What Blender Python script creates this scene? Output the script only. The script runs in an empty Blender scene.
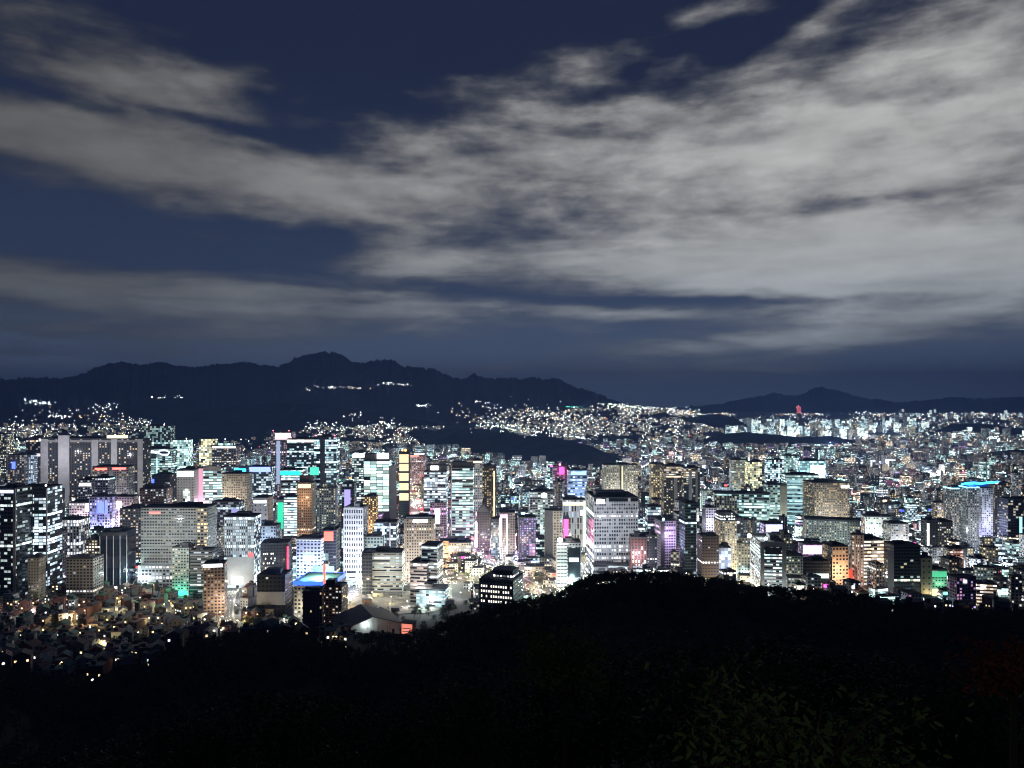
import bpy, bmesh, math, random
from mathutils import Vector, Matrix, noise
random.seed(11)
C = bpy.context.scene.collection
SC = bpy.context.scene

# ------------------------------------------------------------------ camera
F, H, YH = 774.0, 220.0, 400.0          # focal length in pixels, eye height above the city, pixel row of the horizon
cam_d = bpy.data.cameras.new('camera'); cam = bpy.data.objects.new('camera', cam_d); C.objects.link(cam)
cam.location = (0, 0, H); cam.rotation_euler = (math.radians(90), 0, 0)
cam_d.sensor_width = 36; cam_d.lens = 36*F/1024; cam_d.shift_y = (YH-384)/1024
cam_d.clip_start = 0.3; cam_d.clip_end = 90000
SC.camera = cam
SC.view_settings.view_transform = 'Standard'; SC.view_settings.look = 'None'
SC.view_settings.exposure = 0; SC.view_settings.gamma = 1
SC.view_settings.use_curve_mapping = False
cy = SC.cycles
cy.max_bounces = 4; cy.diffuse_bounces = 2; cy.glossy_bounces = 2; cy.transmission_bounces = 2; cy.volume_bounces = 0
cy.use_light_tree = True; cy.sample_clamp_indirect = 2.0; cy.sample_clamp_direct = 0
cy.filter_width = 1.1
cy.use_denoising = True
cy.caustics_reflective = False; cy.caustics_refractive = False
def rad(a): return math.radians(a)

# ------------------------------------------------------------------ world: night sky with city-lit clouds
W = bpy.data.worlds.new('World'); SC.world = W; W.use_nodes = True
def build_world():
    nt = W.node_tree; N = nt.nodes; L = nt.links; N.clear()
    def nd(t, **k):
        n = N.new(t)
        for a, b in k.items(): setattr(n, a, b)
        return n
    def put(sock, v):
        if hasattr(v, 'links') or hasattr(v, 'is_output'): L.new(v, sock)
        else: sock.default_value = v
    def m(op, a, b=None, c=None, clamp=False):
        n = nd('ShaderNodeMath', operation=op, use_clamp=clamp)
        put(n.inputs[0], a)
        if b is not None: put(n.inputs[1], b)
        if c is not None: put(n.inputs[2], c)
        return n.outputs[0]
    def ramp(v, a, b, c=0., d=1.):
        n = nd('ShaderNodeMapRange', interpolation_type='SMOOTHSTEP')
        put(n.inputs[0], v); put(n.inputs[1], a); put(n.inputs[2], b); put(n.inputs[3], c); put(n.inputs[4], d)
        return n.outputs[0]
    def mixc(f, a, b):
        n = nd('ShaderNodeMix', data_type='RGBA'); put(n.inputs[0], f)
        for s, v in ((n.inputs[6], a), (n.inputs[7], b)):
            if isinstance(v, tuple): s.default_value = (*v, 1)
            else: L.new(v, s)
        return n.outputs[2]
    tc = nd('ShaderNodeTexCoord'); sx = nd('ShaderNodeSeparateXYZ'); L.new(tc.outputs['Generated'], sx.inputs[0])
    x, y, z = sx.outputs
    az = m('ARCTAN2', x, y); el = m('ARCSINE', z)
    # angles in degrees
    U = m('MULTIPLY', az, 57.29578); V = m('MULTIPLY', el, 57.29578)
    cv = nd('ShaderNodeCombineXYZ'); L.new(U, cv.inputs[0]); L.new(V, cv.inputs[1])
    def noise_n(scale, sy, detail, rough, off=0., dist=0.):
        mp = nd('ShaderNodeMapping'); L.new(cv.outputs[0], mp.inputs[0]); mp.inputs[3].default_value = (1, sy, 1)
        mp.inputs[1].default_value = (off, off*.7, off*.3)
        n = nd('ShaderNodeTexNoise'); L.new(mp.outputs[0], n.inputs['Vector'])
        n.inputs['Scale'].default_value = scale; n.inputs['Detail'].default_value = detail
        n.inputs['Roughness'].default_value = rough; n.inputs['Distortion'].default_value = dist
        return n
    zz = m('ADD', m('MAXIMUM', z, 0.), .12)
    pv = nd('ShaderNodeCombineXYZ'); L.new(m('DIVIDE', x, zz), pv.inputs[0]); L.new(m('DIVIDE', y, zz), pv.inputs[1])
    def cloud_n(scale, sy, detail, rough, off=0., dist=0.):        # noise on a flat cloud layer seen from below
        mp = nd('ShaderNodeMapping'); L.new(pv.outputs[0], mp.inputs[0]); mp.inputs[3].default_value = (1, sy, 1)
        mp.inputs[1].default_value = (off, off*.7, off*.3); mp.inputs[2].default_value = (0, 0, rad(12))
        n = nd('ShaderNodeTexNoise'); L.new(mp.outputs[0], n.inputs['Vector'])
        n.inputs['Scale'].default_value = scale; n.inputs['Detail'].default_value = detail
        n.inputs['Roughness'].default_value = rough; n.inputs['Distortion'].default_value = dist
        return n
    w = cloud_n(2.4, 1., 5, .6, 3.)
    wv = nd('ShaderNodeVectorMath', operation='SUBTRACT'); L.new(w.outputs['Color'], wv.inputs[0]); wv.inputs[1].default_value = (.5, .5, .5)
    ws = nd('ShaderNodeVectorMath', operation='MULTIPLY'); L.new(wv.outputs[0], ws.inputs[0])
    amp = nd('ShaderNodeCombineXYZ'); L.new(ramp(V, 2., 16., 4., 4.5), amp.inputs[0]); L.new(ramp(V, 2., 18., .5, 2.6), amp.inputs[1]); L.new(amp.outputs[0], ws.inputs[1])
    wa = nd('ShaderNodeVectorMath', operation='ADD'); L.new(cv.outputs[0], wa.inputs[0]); L.new(ws.outputs[0], wa.inputs[1])
    P = wa.outputs[0]
    def deg(px, py):
        a = math.atan((px-512)/F); return math.degrees(a), math.degrees(math.atan((YH-py)/F*math.cos(a)))
    # cloud banks: centre, half sizes, tilt (clockwise, degrees), weight
    blobs = CLOUDS
    tot = None
    for bx, by, rx, ry, t, wt in blobs:
        a, e = deg(bx, by)
        mp = nd('ShaderNodeMapping', vector_type='TEXTURE'); L.new(P, mp.inputs[0])
        k = 0.0685
        mp.inputs[1].default_value = (a, e, 0); mp.inputs[2].default_value = (0, 0, rad(-t)); mp.inputs[3].default_value = (rx*k, ry*k, 1)
        ln = nd('ShaderNodeVectorMath', operation='DOT_PRODUCT'); L.new(mp.outputs[0], ln.inputs[0]); L.new(mp.outputs[0], ln.inputs[1])
        g = m('POWER', 0.42, ln.outputs['Value'])
        tot = m('MULTIPLY', g, wt) if tot is None else m('MULTIPLY_ADD', g, wt, tot)
    n1 = cloud_n(3.2, 1., 10, .6, 11., .3).outputs['Fac']
    n2 = cloud_n(11., .8, 6, .62, 21.).outputs['Fac']
    n3 = noise_n(.13, 5.5, 4, .55, 41., .3).outputs['Fac']
    n4 = noise_n(.27, 2.5, 7, .54, 57., .1).outputs['Fac']
    hi = ramp(V, 6., 15.)
    dens = m('ADD', tot, m('MULTIPLY', m('SUBTRACT', n1, .5), m('MULTIPLY_ADD', hi, -.35, 1.)))
    dens = m('ADD', dens, m('MULTIPLY', m('SUBTRACT', n3, .5), m('MULTIPLY_ADD', hi, -.6, 1.5)))
    dens = m('ADD', dens, m('MULTIPLY', m('SUBTRACT', n2, .5), .36))
    dens = m('ADD', dens, m('MULTIPLY', m('SUBTRACT', n4, .5), m('MULTIPLY', hi, 1.45)))
    cover = ramp(dens, .08, 1.15)
    thick = ramp(dens, .3, 1.9)
    # clear sky: deep night blue, a little lighter over the city
    sky = mixc(ramp(V, 0., 8.5), (.165, .228, .340), mixc(ramp(V, 4., 24.), (.034, .052, .100), (.0140, .0202, .047)))
    sky = mixc(m('MULTIPLY', ramp(U, -32., 34., 0., .5), ramp(V, 14., 4.)), sky, (.085, .118, .195))
    # cloud colour: grey lit from the city below, brighter towards the right
    lit = m('MULTIPLY', ramp(U, -36., 16., .108, .43), m('ADD', .46, m('ADD', m('MULTIPLY', n4, m('MULTIPLY', hi, .72)), m('MULTIPLY', n3, m('MULTIPLY_ADD', hi, -.75, 1.2)))))
    lit = m('MULTIPLY', lit, m('ADD', .5, m('MULTIPLY', thick, .6)))
    lit = m('MULTIPLY', lit, ramp(V, 1.5, 9., .8, 1.))
    tint = mixc(ramp(V, 2., 14.), (.86, .97, 1.06), (.99, 1.0, .975))
    vm = nd('ShaderNodeVectorMath', operation='SCALE'); L.new(tint, vm.inputs[0]); L.new(lit, vm.inputs['Scale'])
    col = mixc(m('MULTIPLY', cover, m('MULTIPLY_ADD', thick, .42, .56)), sky, vm.outputs[0])
    col = mixc(ramp(z, .5, .8), col, (.018, .026, .085))
    # behind the viewer and below the horizon the night is plain and dark
    col = mixc(ramp(y, .0, -.35), col, (.004, .006, .022))
    col = mixc(ramp(z, .0, -.03), col, (.010, .014, .042))
    bg = nd('ShaderNodeBackground'); L.new(col, bg.inputs[0]); bg.inputs[1].default_value = SKY_GAIN
    out = nd('ShaderNodeOutputWorld'); L.new(bg.outputs[0], out.inputs[0])
SKY_GAIN = 1.0
CLOUDS = [
 (60, 30, 120, 40, 14, .62), (110, 80, 90, 24, 10, .8), (190, 88, 60, 24, 0, .85), (245, 66, 40, 15, -22, .6),
 (-10, 130, 110, 32, 6, 1.05), (110, 152, 120, 32, 8, 1.05), (250, 172, 120, 34, 6, 1.05), (390, 180, 130, 40, -4, 1.0),
 (480, 85, 70, 14, -6, .6), (580, 50, 70, 16, 10, .5), (530, 120, 110, 30, 2, .7), (410, 135, 60, 20, -10, .4),
 (600, 165, 150, 50, 0, .7), (760, 170, 170, 70, -8, .9), (930, 190, 180, 100, -14, 1.05), (1000, 60, 120, 60, -25, .9),
 (840, 105, 110, 30, -16, .6), (700, 110, 110, 34, 0, .5), (820, 22, 70, 13, -22, .6), (725, 6, 30, 9, 0, .5), (685, 20, 20, 10, 0, .4),
 (600, 264, 220, 24, 2, 1.15), (840, 268, 230, 34, 2, 1.15), (420, 264, 60, 13, 0, .8), (1000, 275, 120, 40, 0, .8),
 (610, 313, 100, 7, 2, 1.0), (650, 352, 120, 9, -2, .75), (920, 312, 90, 12, -3, .6), (790, 338, 200, 17, 0, .8), (560, 372, 260, 11, 0, .6), (800, 368, 200, 9, 0, .5),
 (30, 284, 190, 22, 2, 1.35), (230, 294, 160, 17, 1, .9), (110, 332, 190, 11, 0, .85), (60, 353, 190, 9, 0, .65), (330, 320, 180, 24, 0, .9), (400, 300, 60, 20, 20, .3),
 (205, 237, 30, 6, 8, .6), (275, 240, 24, 6, 0, .6), (385, 238, 45, 10, 0, .6), (310, 98, 20, 9, -20, .45), (30, 90, 60, 8, 10, -.6), (210, 122, 90, 7, 6, -.85), (620, 95, 110, 12, 6, -.35), (470, 62, 60, 14, 0, -.5), (330, 238, 110, 14, 0, -.5), (690, 45, 60, 10, -14, -.5), (560, 70, 60, 12, 10, .45), (450, 205, 200, 20, 0, .5), (640, 60, 60, 20, 0, .35), (395, 255, 70, 16, 0, .5), (640, 100, 50, 8, 0, .4),
 (910, 92, 60, 14, 2, -1.1), (850, 206, 85, 8, 0, -.9), (560, 206, 120, 10, 0, -.4), (640, 75, 60, 14, 20, -.6), (600, 130, 90, 9, 4, -.5),
 (60, 215, 160, 26, 6, -.6), (340, 50, 100, 60, 10, -.7), (740, 300, 190, 5, 2, -.9), (540, 30, 100, 22, 0, -.6), (330, 240, 120, 12, 0, -.2), (760, 45, 50, 14, -20, -.5),
 (1000, 360, 120, 22, 0, -.5), (470, 345, 140, 14, 0, -.3),
]
build_world()
moon_d = bpy.data.lights.new('moon', 'SUN'); moon = bpy.data.objects.new('moon', moon_d); C.objects.link(moon)
moon_d.energy = 0.002; moon_d.angle = rad(.5); moon_d.color = (.85, .9, 1)
moon.rotation_euler = (rad(50), 0, rad(-35))

# ------------------------------------------------------------------ helpers
def XA(px, d): return (px-512)*d/F
def ZA(py, d): return H-(py-YH)*d/F
def DG(py): return H*F/(py-YH)
def interp(tab, x):
    if x <= tab[0][0]: return tab[0][1]
    for (a, b), (c, e) in zip(tab, tab[1:]):
        if x <= c: return b+(e-b)*(x-a)/(c-a)
    return tab[-1][1]
def ss(t):
    t = max(0., min(1., t)); return t*t*(3-2*t)

class MB:
    """collects faces with their UVs and material slots; build() links ONE mesh object"""
    def __init__(s): s.v = []; s.f = []; s.u = []; s.m = []
    def quad(s, pts, uv=None, mi=0):
        b = len(s.v); s.v += [tuple(p) for p in pts]; s.f.append(tuple(range(b, b+len(pts))))
        s.u += uv if uv else [(0, 0)]*len(pts); s.m.append(mi)
    def sides(s, poly, z0, z1, cw=3.5, ch=3.6, mi=0, u0=0):
        nv = max(1, round((z1-z0)/ch)); n = len(poly); u = u0
        for i in range(n):
            a, b = poly[i], poly[(i+1) % n]
            nu = max(1, round(math.hypot(b[0]-a[0], b[1]-a[1])/cw))
            s.quad([(a[0], a[1], z0), (b[0], b[1], z0), (b[0], b[1], z1), (a[0], a[1], z1)], [(u, 0), (u+nu, 0), (u+nu, nv), (u, nv)], mi)
            u += nu+7
    def cap(s, poly, z, mi=0): s.quad([(p[0], p[1], z) for p in poly], None, mi)
    def prism(s, poly, z0, z1, mi=0):
        s.sides(poly, z0, z1, 4, 4, mi); s.cap(poly, z1, mi); s.quad([(p[0], p[1], z0) for p in reversed(poly)], None, mi)
    def box(s, x0, x1, y0, y1, z0, z1, mi=0): s.prism([(x0, y0), (x1, y0), (x1, y1), (x0, y1)], z0, z1, mi)
    def tube(s, a, b, r0, r1, n=6, mi=0):
        a = Vector(a); b = Vector(b); d = (b-a).normalized()
        p = d.orthogonal().normalized(); q = d.cross(p)
        ra = [a+(p*math.cos(k*2*math.pi/n)+q*math.sin(k*2*math.pi/n))*r0 for k in range(n)]
        rb = [b+(p*math.cos(k*2*math.pi/n)+q*math.sin(k*2*math.pi/n))*r1 for k in range(n)]
        for k in range(n):
            j = (k+1) % n; s.quad([ra[k], ra[j], rb[j], rb[k]], None, mi)
        s.quad(rb, None, mi); s.quad(ra[::-1], None, mi)
    def ball(s, c, r, mi=0, sz=1.):
        c = Vector(c); n = 8
        rings = [[c+Vector((math.sin(t)*math.cos(k*2*math.pi/n)*r, math.sin(t)*math.sin(k*2*math.pi/n)*r, math.cos(t)*r*sz)) for k in range(n)] for t in (.02, .8, 1.57, 2.34, 3.12)]
        for A, B in zip(rings, rings[1:]):
            for k in range(n): s.quad([A[k], B[k], B[(k+1) % n], A[(k+1) % n]], None, mi)
    def octa(s, c, r, mi=0):
        x, y, z = c; t = [(x+r, y, z), (x, y+r, z), (x-r, y, z), (x, y-r, z)]
        for k in range(4):
            s.quad([t[k], t[(k+1) % 4], (x, y, z+r)], None, mi); s.quad([t[(k+1) % 4], t[k], (x, y, z-r)], None, mi)
    def mesh(s, name, mats):
        me = bpy.data.meshes.new(name); me.from_pydata(s.v, [], s.f)
        ul = me.uv_layers.new(name='UVMap')
        ul.data.foreach_set('uv', [c for p in s.u for c in p])
        for mt in (mats if isinstance(mats, (list, tuple)) else [mats]): me.materials.append(mt)
        if any(s.m): me.polygons.foreach_set('material_index', s.m)
        me.update(); return me
    def build(s, name, mats, parent=None, loc=(0, 0, 0)): return link(name, s.mesh(name, mats), parent, loc)
def link(name, me, parent=None, loc=(0, 0, 0)):
    o = bpy.data.objects.new(name, me); C.objects.link(o); o.location = loc
    if parent: o.parent = parent
    return o
def tag(o, label, cat, group=None, kind=None):
    if label: o['label'] = label
    if cat: o['category'] = cat
    if group: o['group'] = group
    if kind: o['kind'] = kind
    return o
def thing(name, label, cat, loc, rz=0., group=None):
    o = bpy.data.objects.new(name, None); C.objects.link(o); o.location = loc; o.rotation_euler = (0, 0, rz)
    o.empty_display_size = .1
    return tag(o, label, cat, group)
def copy_tree(o, parent=None):
    c = o.copy(); C.objects.link(c)
    if parent: c.parent = parent
    for ch in KIDS.get(o.name, []): copy_tree(ch, c)
    return c
KIDS = {}

# ------------------------------------------------------------------ materials
MC = {}
def plain(name, col, rough=.8, var=.25, scale=.08, metal=0.):
    if name in MC: return MC[name]
    m = bpy.data.materials.new(name); m.use_nodes = True; nt = m.node_tree; b = nt.nodes['Principled BSDF']
    tc = nt.nodes.new('ShaderNodeTexCoord'); n = nt.nodes.new('ShaderNodeTexNoise'); nt.links.new(tc.outputs['Object'], n.inputs['Vector'])
    n.inputs['Scale'].default_value = scale; n.inputs['Detail'].default_value = 6
    r = nt.nodes.new('ShaderNodeValToRGB'); nt.links.new(n.outputs['Fac'], r.inputs[0])
    r.color_ramp.elements[0].position = .3; r.color_ramp.elements[1].position = .7
    r.color_ramp.elements[0].color = (*[c*(1-var) for c in col], 1); r.color_ramp.elements[1].color = (*[min(.9, c*(1+var)) for c in col], 1)
    nt.links.new(r.outputs[0], b.inputs['Base Color']); b.inputs['Roughness'].default_value = rough; b.inputs['Metallic'].default_value = metal
    MC[name] = m; return m
def glow(col, strength, name='lit'):
    key = ('glow', tuple(col), strength)
    if key in MC: return MC[key]
    m = bpy.data.materials.new(name); m.use_nodes = True; nt = m.node_tree; b = nt.nodes['Principled BSDF']
    b.inputs['Base Color'].default_value = (*[c*.4 for c in col], 1)
    b.inputs['Emission Color'].default_value = (*col, 1); b.inputs['Emission Strength'].default_value = strength
    m.cycles.emission_sampling = 'NONE'
    MC[key] = m; return m
CW = (.80, .90, 1.); TE = (.50, .92, 1.); WA = (1., .70, .38); YE = (1., .84, .45); GN = (.1, 1., .5); BL = (.06, .10, 1.); PK = (1., .42, .66)
RD = (1., .06, .05); MG = (1., .06, .42); VI = (.48, .42, 1.); WH = (1., .97, .92); CY = (.05, .62, 1.); OR = (1., .34, .1); PG = (.75, 1., .85)
def facade(wall=(.4, .4, .42), fw=.6, fh=.55, p=.3, pf=.05, a=CW, b=WA, s=1.2, glass=(.02, .025, .035), grough=.12):
    key = ('fac', wall, fw, fh, p, pf, a, b, s, glass)
    if key in MC: return MC[key]
    m = bpy.data.materials.new('facade'); m.use_nodes = True; nt = m.node_tree; N = nt.nodes; L = nt.links; bs = N['Principled BSDF']
    def M(op, x, y=None, z=None):
        n = N.new('ShaderNodeMath'); n.operation = op
        for i, v in enumerate((x, y, z)):
            if v is None: continue
            if isinstance(v, (int, float)): n.inputs[i].default_value = v
            else: L.new(v, n.inputs[i])
        return n.outputs[0]
    def mix(f, x, y):
        n = N.new('ShaderNodeMix'); n.data_type = 'RGBA'; L.new(f, n.inputs[0])
        for s_, v in ((n.inputs[6], x), (n.inputs[7], y)):
            if isinstance(v, tuple): s_.default_value = (*v, 1)
            else: L.new(v, s_)
        return n.outputs[2]
    uv = N.new('ShaderNodeUVMap'); uv.uv_map = 'UVMap'; sp = N.new('ShaderNodeSeparateXYZ'); L.new(uv.outputs[0], sp.inputs[0])
    u, v = sp.outputs[0], sp.outputs[1]
    fu, fv = M('FRACT', u), M('FRACT', v); cu, cv = M('FLOOR', u), M('FLOOR', v)
    inx = M('LESS_THAN', M('ABSOLUTE', M('SUBTRACT', fu, .5)), fw/2) if fw < 1 else None
    iny = M('LESS_THAN', M('ABSOLUTE', M('SUBTRACT', fv, .48)), fh/2)
    ins = M('MULTIPLY', inx, iny) if inx else iny
    oi = N.new('ShaderNodeObjectInfo'); geo = N.new('ShaderNodeNewGeometry')
    isl = M('MULTIPLY_ADD', oi.outputs['Random'], 913., M('MULTIPLY', geo.outputs['Random Per Island'], 371.))
    cb = N.new('ShaderNodeCombineXYZ'); L.new(cu, cb.inputs[0]); L.new(cv, cb.inputs[1]); L.new(M('MULTIPLY', oi.outputs['Random'], 913.) if fw <= 1.5 else isl, cb.inputs[2])
    wn = N.new('ShaderNodeTexWhiteNoise'); wn.noise_dimensions = '3D'; L.new(cb.outputs[0], wn.inputs['Vector'])
    cc = N.new('ShaderNodeSeparateColor'); L.new(wn.outputs['Color'], cc.inputs[0])
    fb = N.new('ShaderNodeCombineXYZ'); L.new(cv, fb.inputs[0]); L.new(M('MULTIPLY', oi.outputs['Random'], 513.), fb.inputs[1])
    fn = N.new('ShaderNodeTexWhiteNoise'); fn.noise_dimensions = '2D'; L.new(fb.outputs[0], fn.inputs['Vector'])
    lit = M('MAXIMUM', M('LESS_THAN', wn.outputs['Value'], p), M('LESS_THAN', fn.outputs['Value'], pf))
    br = M('MULTIPLY', M('MULTIPLY', ins, lit), M('MULTIPLY_ADD', M('POWER', cc.outputs[0], 1.8), s*3.6, s*.5))
    L.new(mix(cc.outputs[1], a, b), bs.inputs['Emission Color']); L.new(br, bs.inputs['Emission Strength'])
    tc = N.new('ShaderNodeTexCoord'); dn = N.new('ShaderNodeTexNoise'); L.new(tc.outputs['Object'], dn.inputs['Vector']); dn.inputs['Scale'].default_value = .06; dn.inputs['Detail'].default_value = 6
    dirt = mix(dn.outputs['Fac'], tuple(c*.62 for c in wall), tuple(min(.85, c*1.3) for c in wall))
    L.new(mix(ins, dirt, glass), bs.inputs['Base Color'])
    L.new(M('MULTIPLY_ADD', ins, grough-.8, .8), bs.inputs['Roughness'])
    m.cycles.emission_sampling = 'NONE'
    MC[key] = m; return m
STY = dict(
 conc=dict(wall=(.40, .40, .43), fw=.62, fh=.5, p=.28, pf=.04, s=1.2),
 concband=dict(wall=(.40, .41, .43), fw=1, fh=.48, p=.4, pf=.15, a=CW, b=PG, s=1.1),
 whitegrid=dict(wall=(.62, .66, .76), fw=.5, fh=.52, p=.10, pf=.0, a=CW, b=CW, s=1.0),
 whiteoff=dict(wall=(.56, .56, .60), fw=.66, fh=.52, p=.24, pf=.16, a=CW, b=WH, s=1.15),
 bandcool=dict(wall=(.44, .46, .5), fw=1, fh=.55, p=.55, pf=.25, a=CW, b=TE, s=1.3),
 bandteal=dict(wall=(.36, .42, .43), fw=1, fh=.6, p=.62, pf=.3, a=TE, b=PG, s=1.25),
 curtain=dict(wall=(.16, .18, .18), fw=.9, fh=.84, p=.86, pf=.3, a=PG, b=TE, s=1.25),
 glassblue=dict(wall=(.12, .15, .2), fw=.9, fh=.72, p=.42, pf=.18, a=(.6, .85, 1.), b=CW, s=1.15),
 glassdark=dict(wall=(.06, .065, .075), fw=.88, fh=.6, p=.10, pf=.03, a=CW, b=YE, s=1.1),
 glassgreen=dict(wall=(.10, .12, .11), fw=.85, fh=.6, p=.34, pf=.12, a=(.7, 1., .85), b=CW, s=1.1),
 aptwarm=dict(wall=(.40, .36, .30), fw=.5, fh=.5, p=.42, pf=.0, a=WA, b=YE, s=1.6),
 aptgrey=dict(wall=(.36, .36, .36), fw=.5, fh=.5, p=.3, pf=.0, a=CW, b=YE, s=1.5),
 aptwhite=dict(wall=(.58, .58, .58), fw=.55, fh=.5, p=.34, pf=.02, a=CW, b=WA, s=1.3),
 brick=dict(wall=(.11, .04, .032), fw=.42, fh=.55, p=.3, pf=0., a=WA, b=YE, s=1.5),
 brown=dict(wall=(.22, .165, .13), fw=.6, fh=.5, p=.22, pf=.03, a=WA, b=CW, s=1.2),
 beige=dict(wall=(.46, .40, .32), fw=.55, fh=.5, p=.25, pf=.04, a=YE, b=CW, s=1.1),
 dark=dict(wall=(.045, .045, .05), fw=.6, fh=.45, p=.12, pf=.05, a=CW, b=WH, s=1.5),
 violet=dict(wall=(.40, .36, .55), fw=.7, fh=.6, p=.5, pf=.1, a=VI, b=PK, s=1.0),
 bluewhite=dict(wall=(.5, .56, .72), fw=.6, fh=.5, p=.35, pf=.1, a=(.55, .72, 1.), b=CW, s=1.2),
 warmband=dict(wall=(.5, .4, .3), fw=1, fh=.5, p=.7, pf=.4, a=WA, b=WH, s=1.3),
 blank=dict(wall=(.42, .42, .44), fw=.3, fh=.3, p=.02, pf=0, s=.8),
)
def sty(n, **k):
    d = dict(STY[n]); d.update(k); return facade(**d)
ROOF = plain('roof_dark', (.055, .055, .06), .9, .4, .1)
ROOFL = plain('roof_grey', (.16, .16, .165), .9, .3, .1)
CONC = plain('concrete', (.34, .34, .35), .85, .2, .1)
STONE = plain('pale_stone', (.52, .51, .53), .8, .12, .1)
METAL = plain('dark_metal', (.08, .08, .085), .5, .2, .3, .5)
ASPH = plain('asphalt', (.055, .055, .06), .75, .3, .05)
PAVE = plain('paving', (.26, .25, .23), .85, .2, .05)
LINE = plain('road_paint', (.75, .75, .72), .7, .1, .3)
BARK = plain('bark', (.05, .04, .03), .95, .3, 2.)
def dull(m):
    m.node_tree.nodes['Principled BSDF'].inputs['Specular IOR Level'].default_value = .05; return m
LEAF = plain('leaf', (.045, .062, .024), .7, .45, .5)
LEAFR = plain('leaf_red', (.12, .035, .02), .7, .4, .5)
LEAFN = dull(plain('leaf_near', (.065, .095, .035), .8, .5, 1.5))
FOREST = plain('forest_floor', (.014, .017, .010), .95, .5, .05)
HILL = plain('wooded_hill', (.028, .034, .024), .95, .5, .012)
for m_ in (LEAF, LEAFR, FOREST, HILL, BARK): dull(m_)

# ------------------------------------------------------------------ terrain
TREELINE = [(-80, 660), (0, 668), (40, 682), (100, 690), (140, 674), (170, 652), (200, 642), (240, 637), (300, 633), (330, 644), (350, 652), (400, 652), (430, 640), (450, 622), (480, 612), (520, 603), (558, 592), (575, 583), (590, 574), (610, 571), (645, 570), (680, 572), (720, 578), (760, 585), (800, 589), (853, 595), (900, 606), (960, 614), (1024, 612), (1100, 610)]
DE = 520.
def fg(px, d):
    ze = H-(interp(TREELINE, px)-YH)*DE/F-9
    if d <= DE: return (H-1.7)+(ze-H+1.7)*d/DE-40*math.sin(math.pi*d/DE)
    return ze*(1-ss((d-DE)/230.))
HILLS = []
class Hill:
    def __init__(s, name, pts, d, front, back, amp, mat, seed, rows=26, rough=0.):
        s.pts, s.dt, s.fr, s.bk, s.amp, s.seed, s.rough = pts, (d if isinstance(d, list) else [(0, d)]), front, back, amp, seed, rough
        HILLS.append(s)
        x0, x1 = pts[0][0], pts[-1][0]; n = int(min(760, (x1-x0)/1.1)); mb = MB()
        ds = [-front*(1-j/rows) for j in range(rows)]+[back*j/8 for j in range(9)]; V = []
        for e in ds:
            row = []
            for i in range(n+1):
                px = x0+(x1-x0)*i/n; q = interp(s.dt, px)+e; row.append((XA(px, q), q, s.z(px, q)-.6))
            V.append(row)
        verts = [p for r in V for p in r]; w = n+1
        faces = [(j*w+i, j*w+i+1, (j+1)*w+i+1, (j+1)*w+i) for j in range(len(ds)-1) for i in range(n)]
        me = bpy.data.meshes.new(name); me.from_pydata(verts, [], faces); me.materials.append(mat)
        for p in me.polygons: p.use_smooth = True
        o = link(name, me); o['kind'] = 'structure'
    def z(s, px, d):
        if px < s.pts[0][0] or px > s.pts[-1][0] or d < (sd := interp(s.dt, px))-s.fr or d > sd+s.bk: return -2.
        zr = ZA(interp(s.pts, px), sd)
        if s.rough: zr += s.rough*(.5*noise.noise(Vector((px*.11, 3.3, s.seed)))+.8*noise.noise(Vector((px*.29, 7.1, s.seed)))+.6*noise.noise(Vector((px*.7, 1.7, s.seed))))
        e = min(1., (px-s.pts[0][0])/26., (s.pts[-1][0]-px)/26.)
        t = (d-(sd-s.fr))/s.fr if d < sd else 1-(d-sd)/s.bk
        x = XA(px, d); k = 1/ (s.dt[0][1]*.045)
        n = noise.fractal(Vector((x*k, d*k*.6, s.seed)), 1., 2., 6)
        g = abs(noise.noise(Vector((x*k*1.3, d*k*.25, s.seed+5))))
        body = zr*max(0., t)**1.25*(1-.35*g*4*t*(1-t))
        return body*max(0., e)+n*s.amp*t*max(0, e)*(1.-.35*t) - 1.
Hill('mountains', [(-170, 392), (-60, 386), (0, 379), (30, 377), (60, 379), (76, 377), (90, 369), (99, 365), (120, 363), (140, 365), (166, 362), (190, 366), (215, 365), (245, 363), (262, 366), (280, 366), (295, 358), (303, 355), (312, 354), (322, 353), (333, 352), (342, 355), (352, 361), (365, 363), (377, 359), (392, 359), (405, 367), (420, 367), (433, 369), (445, 374), (460, 379), (473, 375), (486, 379), (510, 378), (520, 380), (534, 377), (545, 379), (557, 377), (572, 385), (590, 391), (610, 398), (630, 404), (660, 410)], 9000., 3600., 2500., 46, HILL, 1., 30, 30.)
Hill('far_mountains', [(640, 410), (690, 407), (720, 404), (740, 400), (760, 396), (775, 393), (795, 395), (806, 391), (818, 387), (832, 389), (850, 393), (870, 398), (900, 402), (930, 400), (950, 397), (980, 399), (1024, 396), (1090, 399), (1200, 404)], 19000., 5000., 3000., 70, HILL, 2., 26, 55.)
Hill('wooded_hills', [(-160, 416), (-40, 412), (60, 416), (130, 424), (165, 424), (200, 412), (240, 405), (290, 402), (330, 405), (380, 412), (410, 418), (450, 424), (490, 432)], 4900., 1500., 900., 14, HILL, 3.)
Hill('settled_hillside', [(405, 428), (440, 408), (470, 404), (520, 402), (560, 401), (610, 403), (650, 407), (690, 412), (730, 420)], 7000., 3300., 900., 16, HILL, 4.)
Hill('palace_woods', [(385, 449), (405, 441), (425, 434), (440, 430), (455, 427), (480, 429), (520, 434), (560, 438), (590, 445), (612, 455), (632, 467), (648, 476)], [(385, 4300), (450, 4000), (520, 3400), (590, 2900), (650, 2700)], 720., 420., 10, HILL, 5.)
Hill('park_ridge', [(676, 424), (700, 415), (720, 414), (742, 419), (760, 425)], 6000., 500., 400., 6, HILL, 6.)
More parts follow.
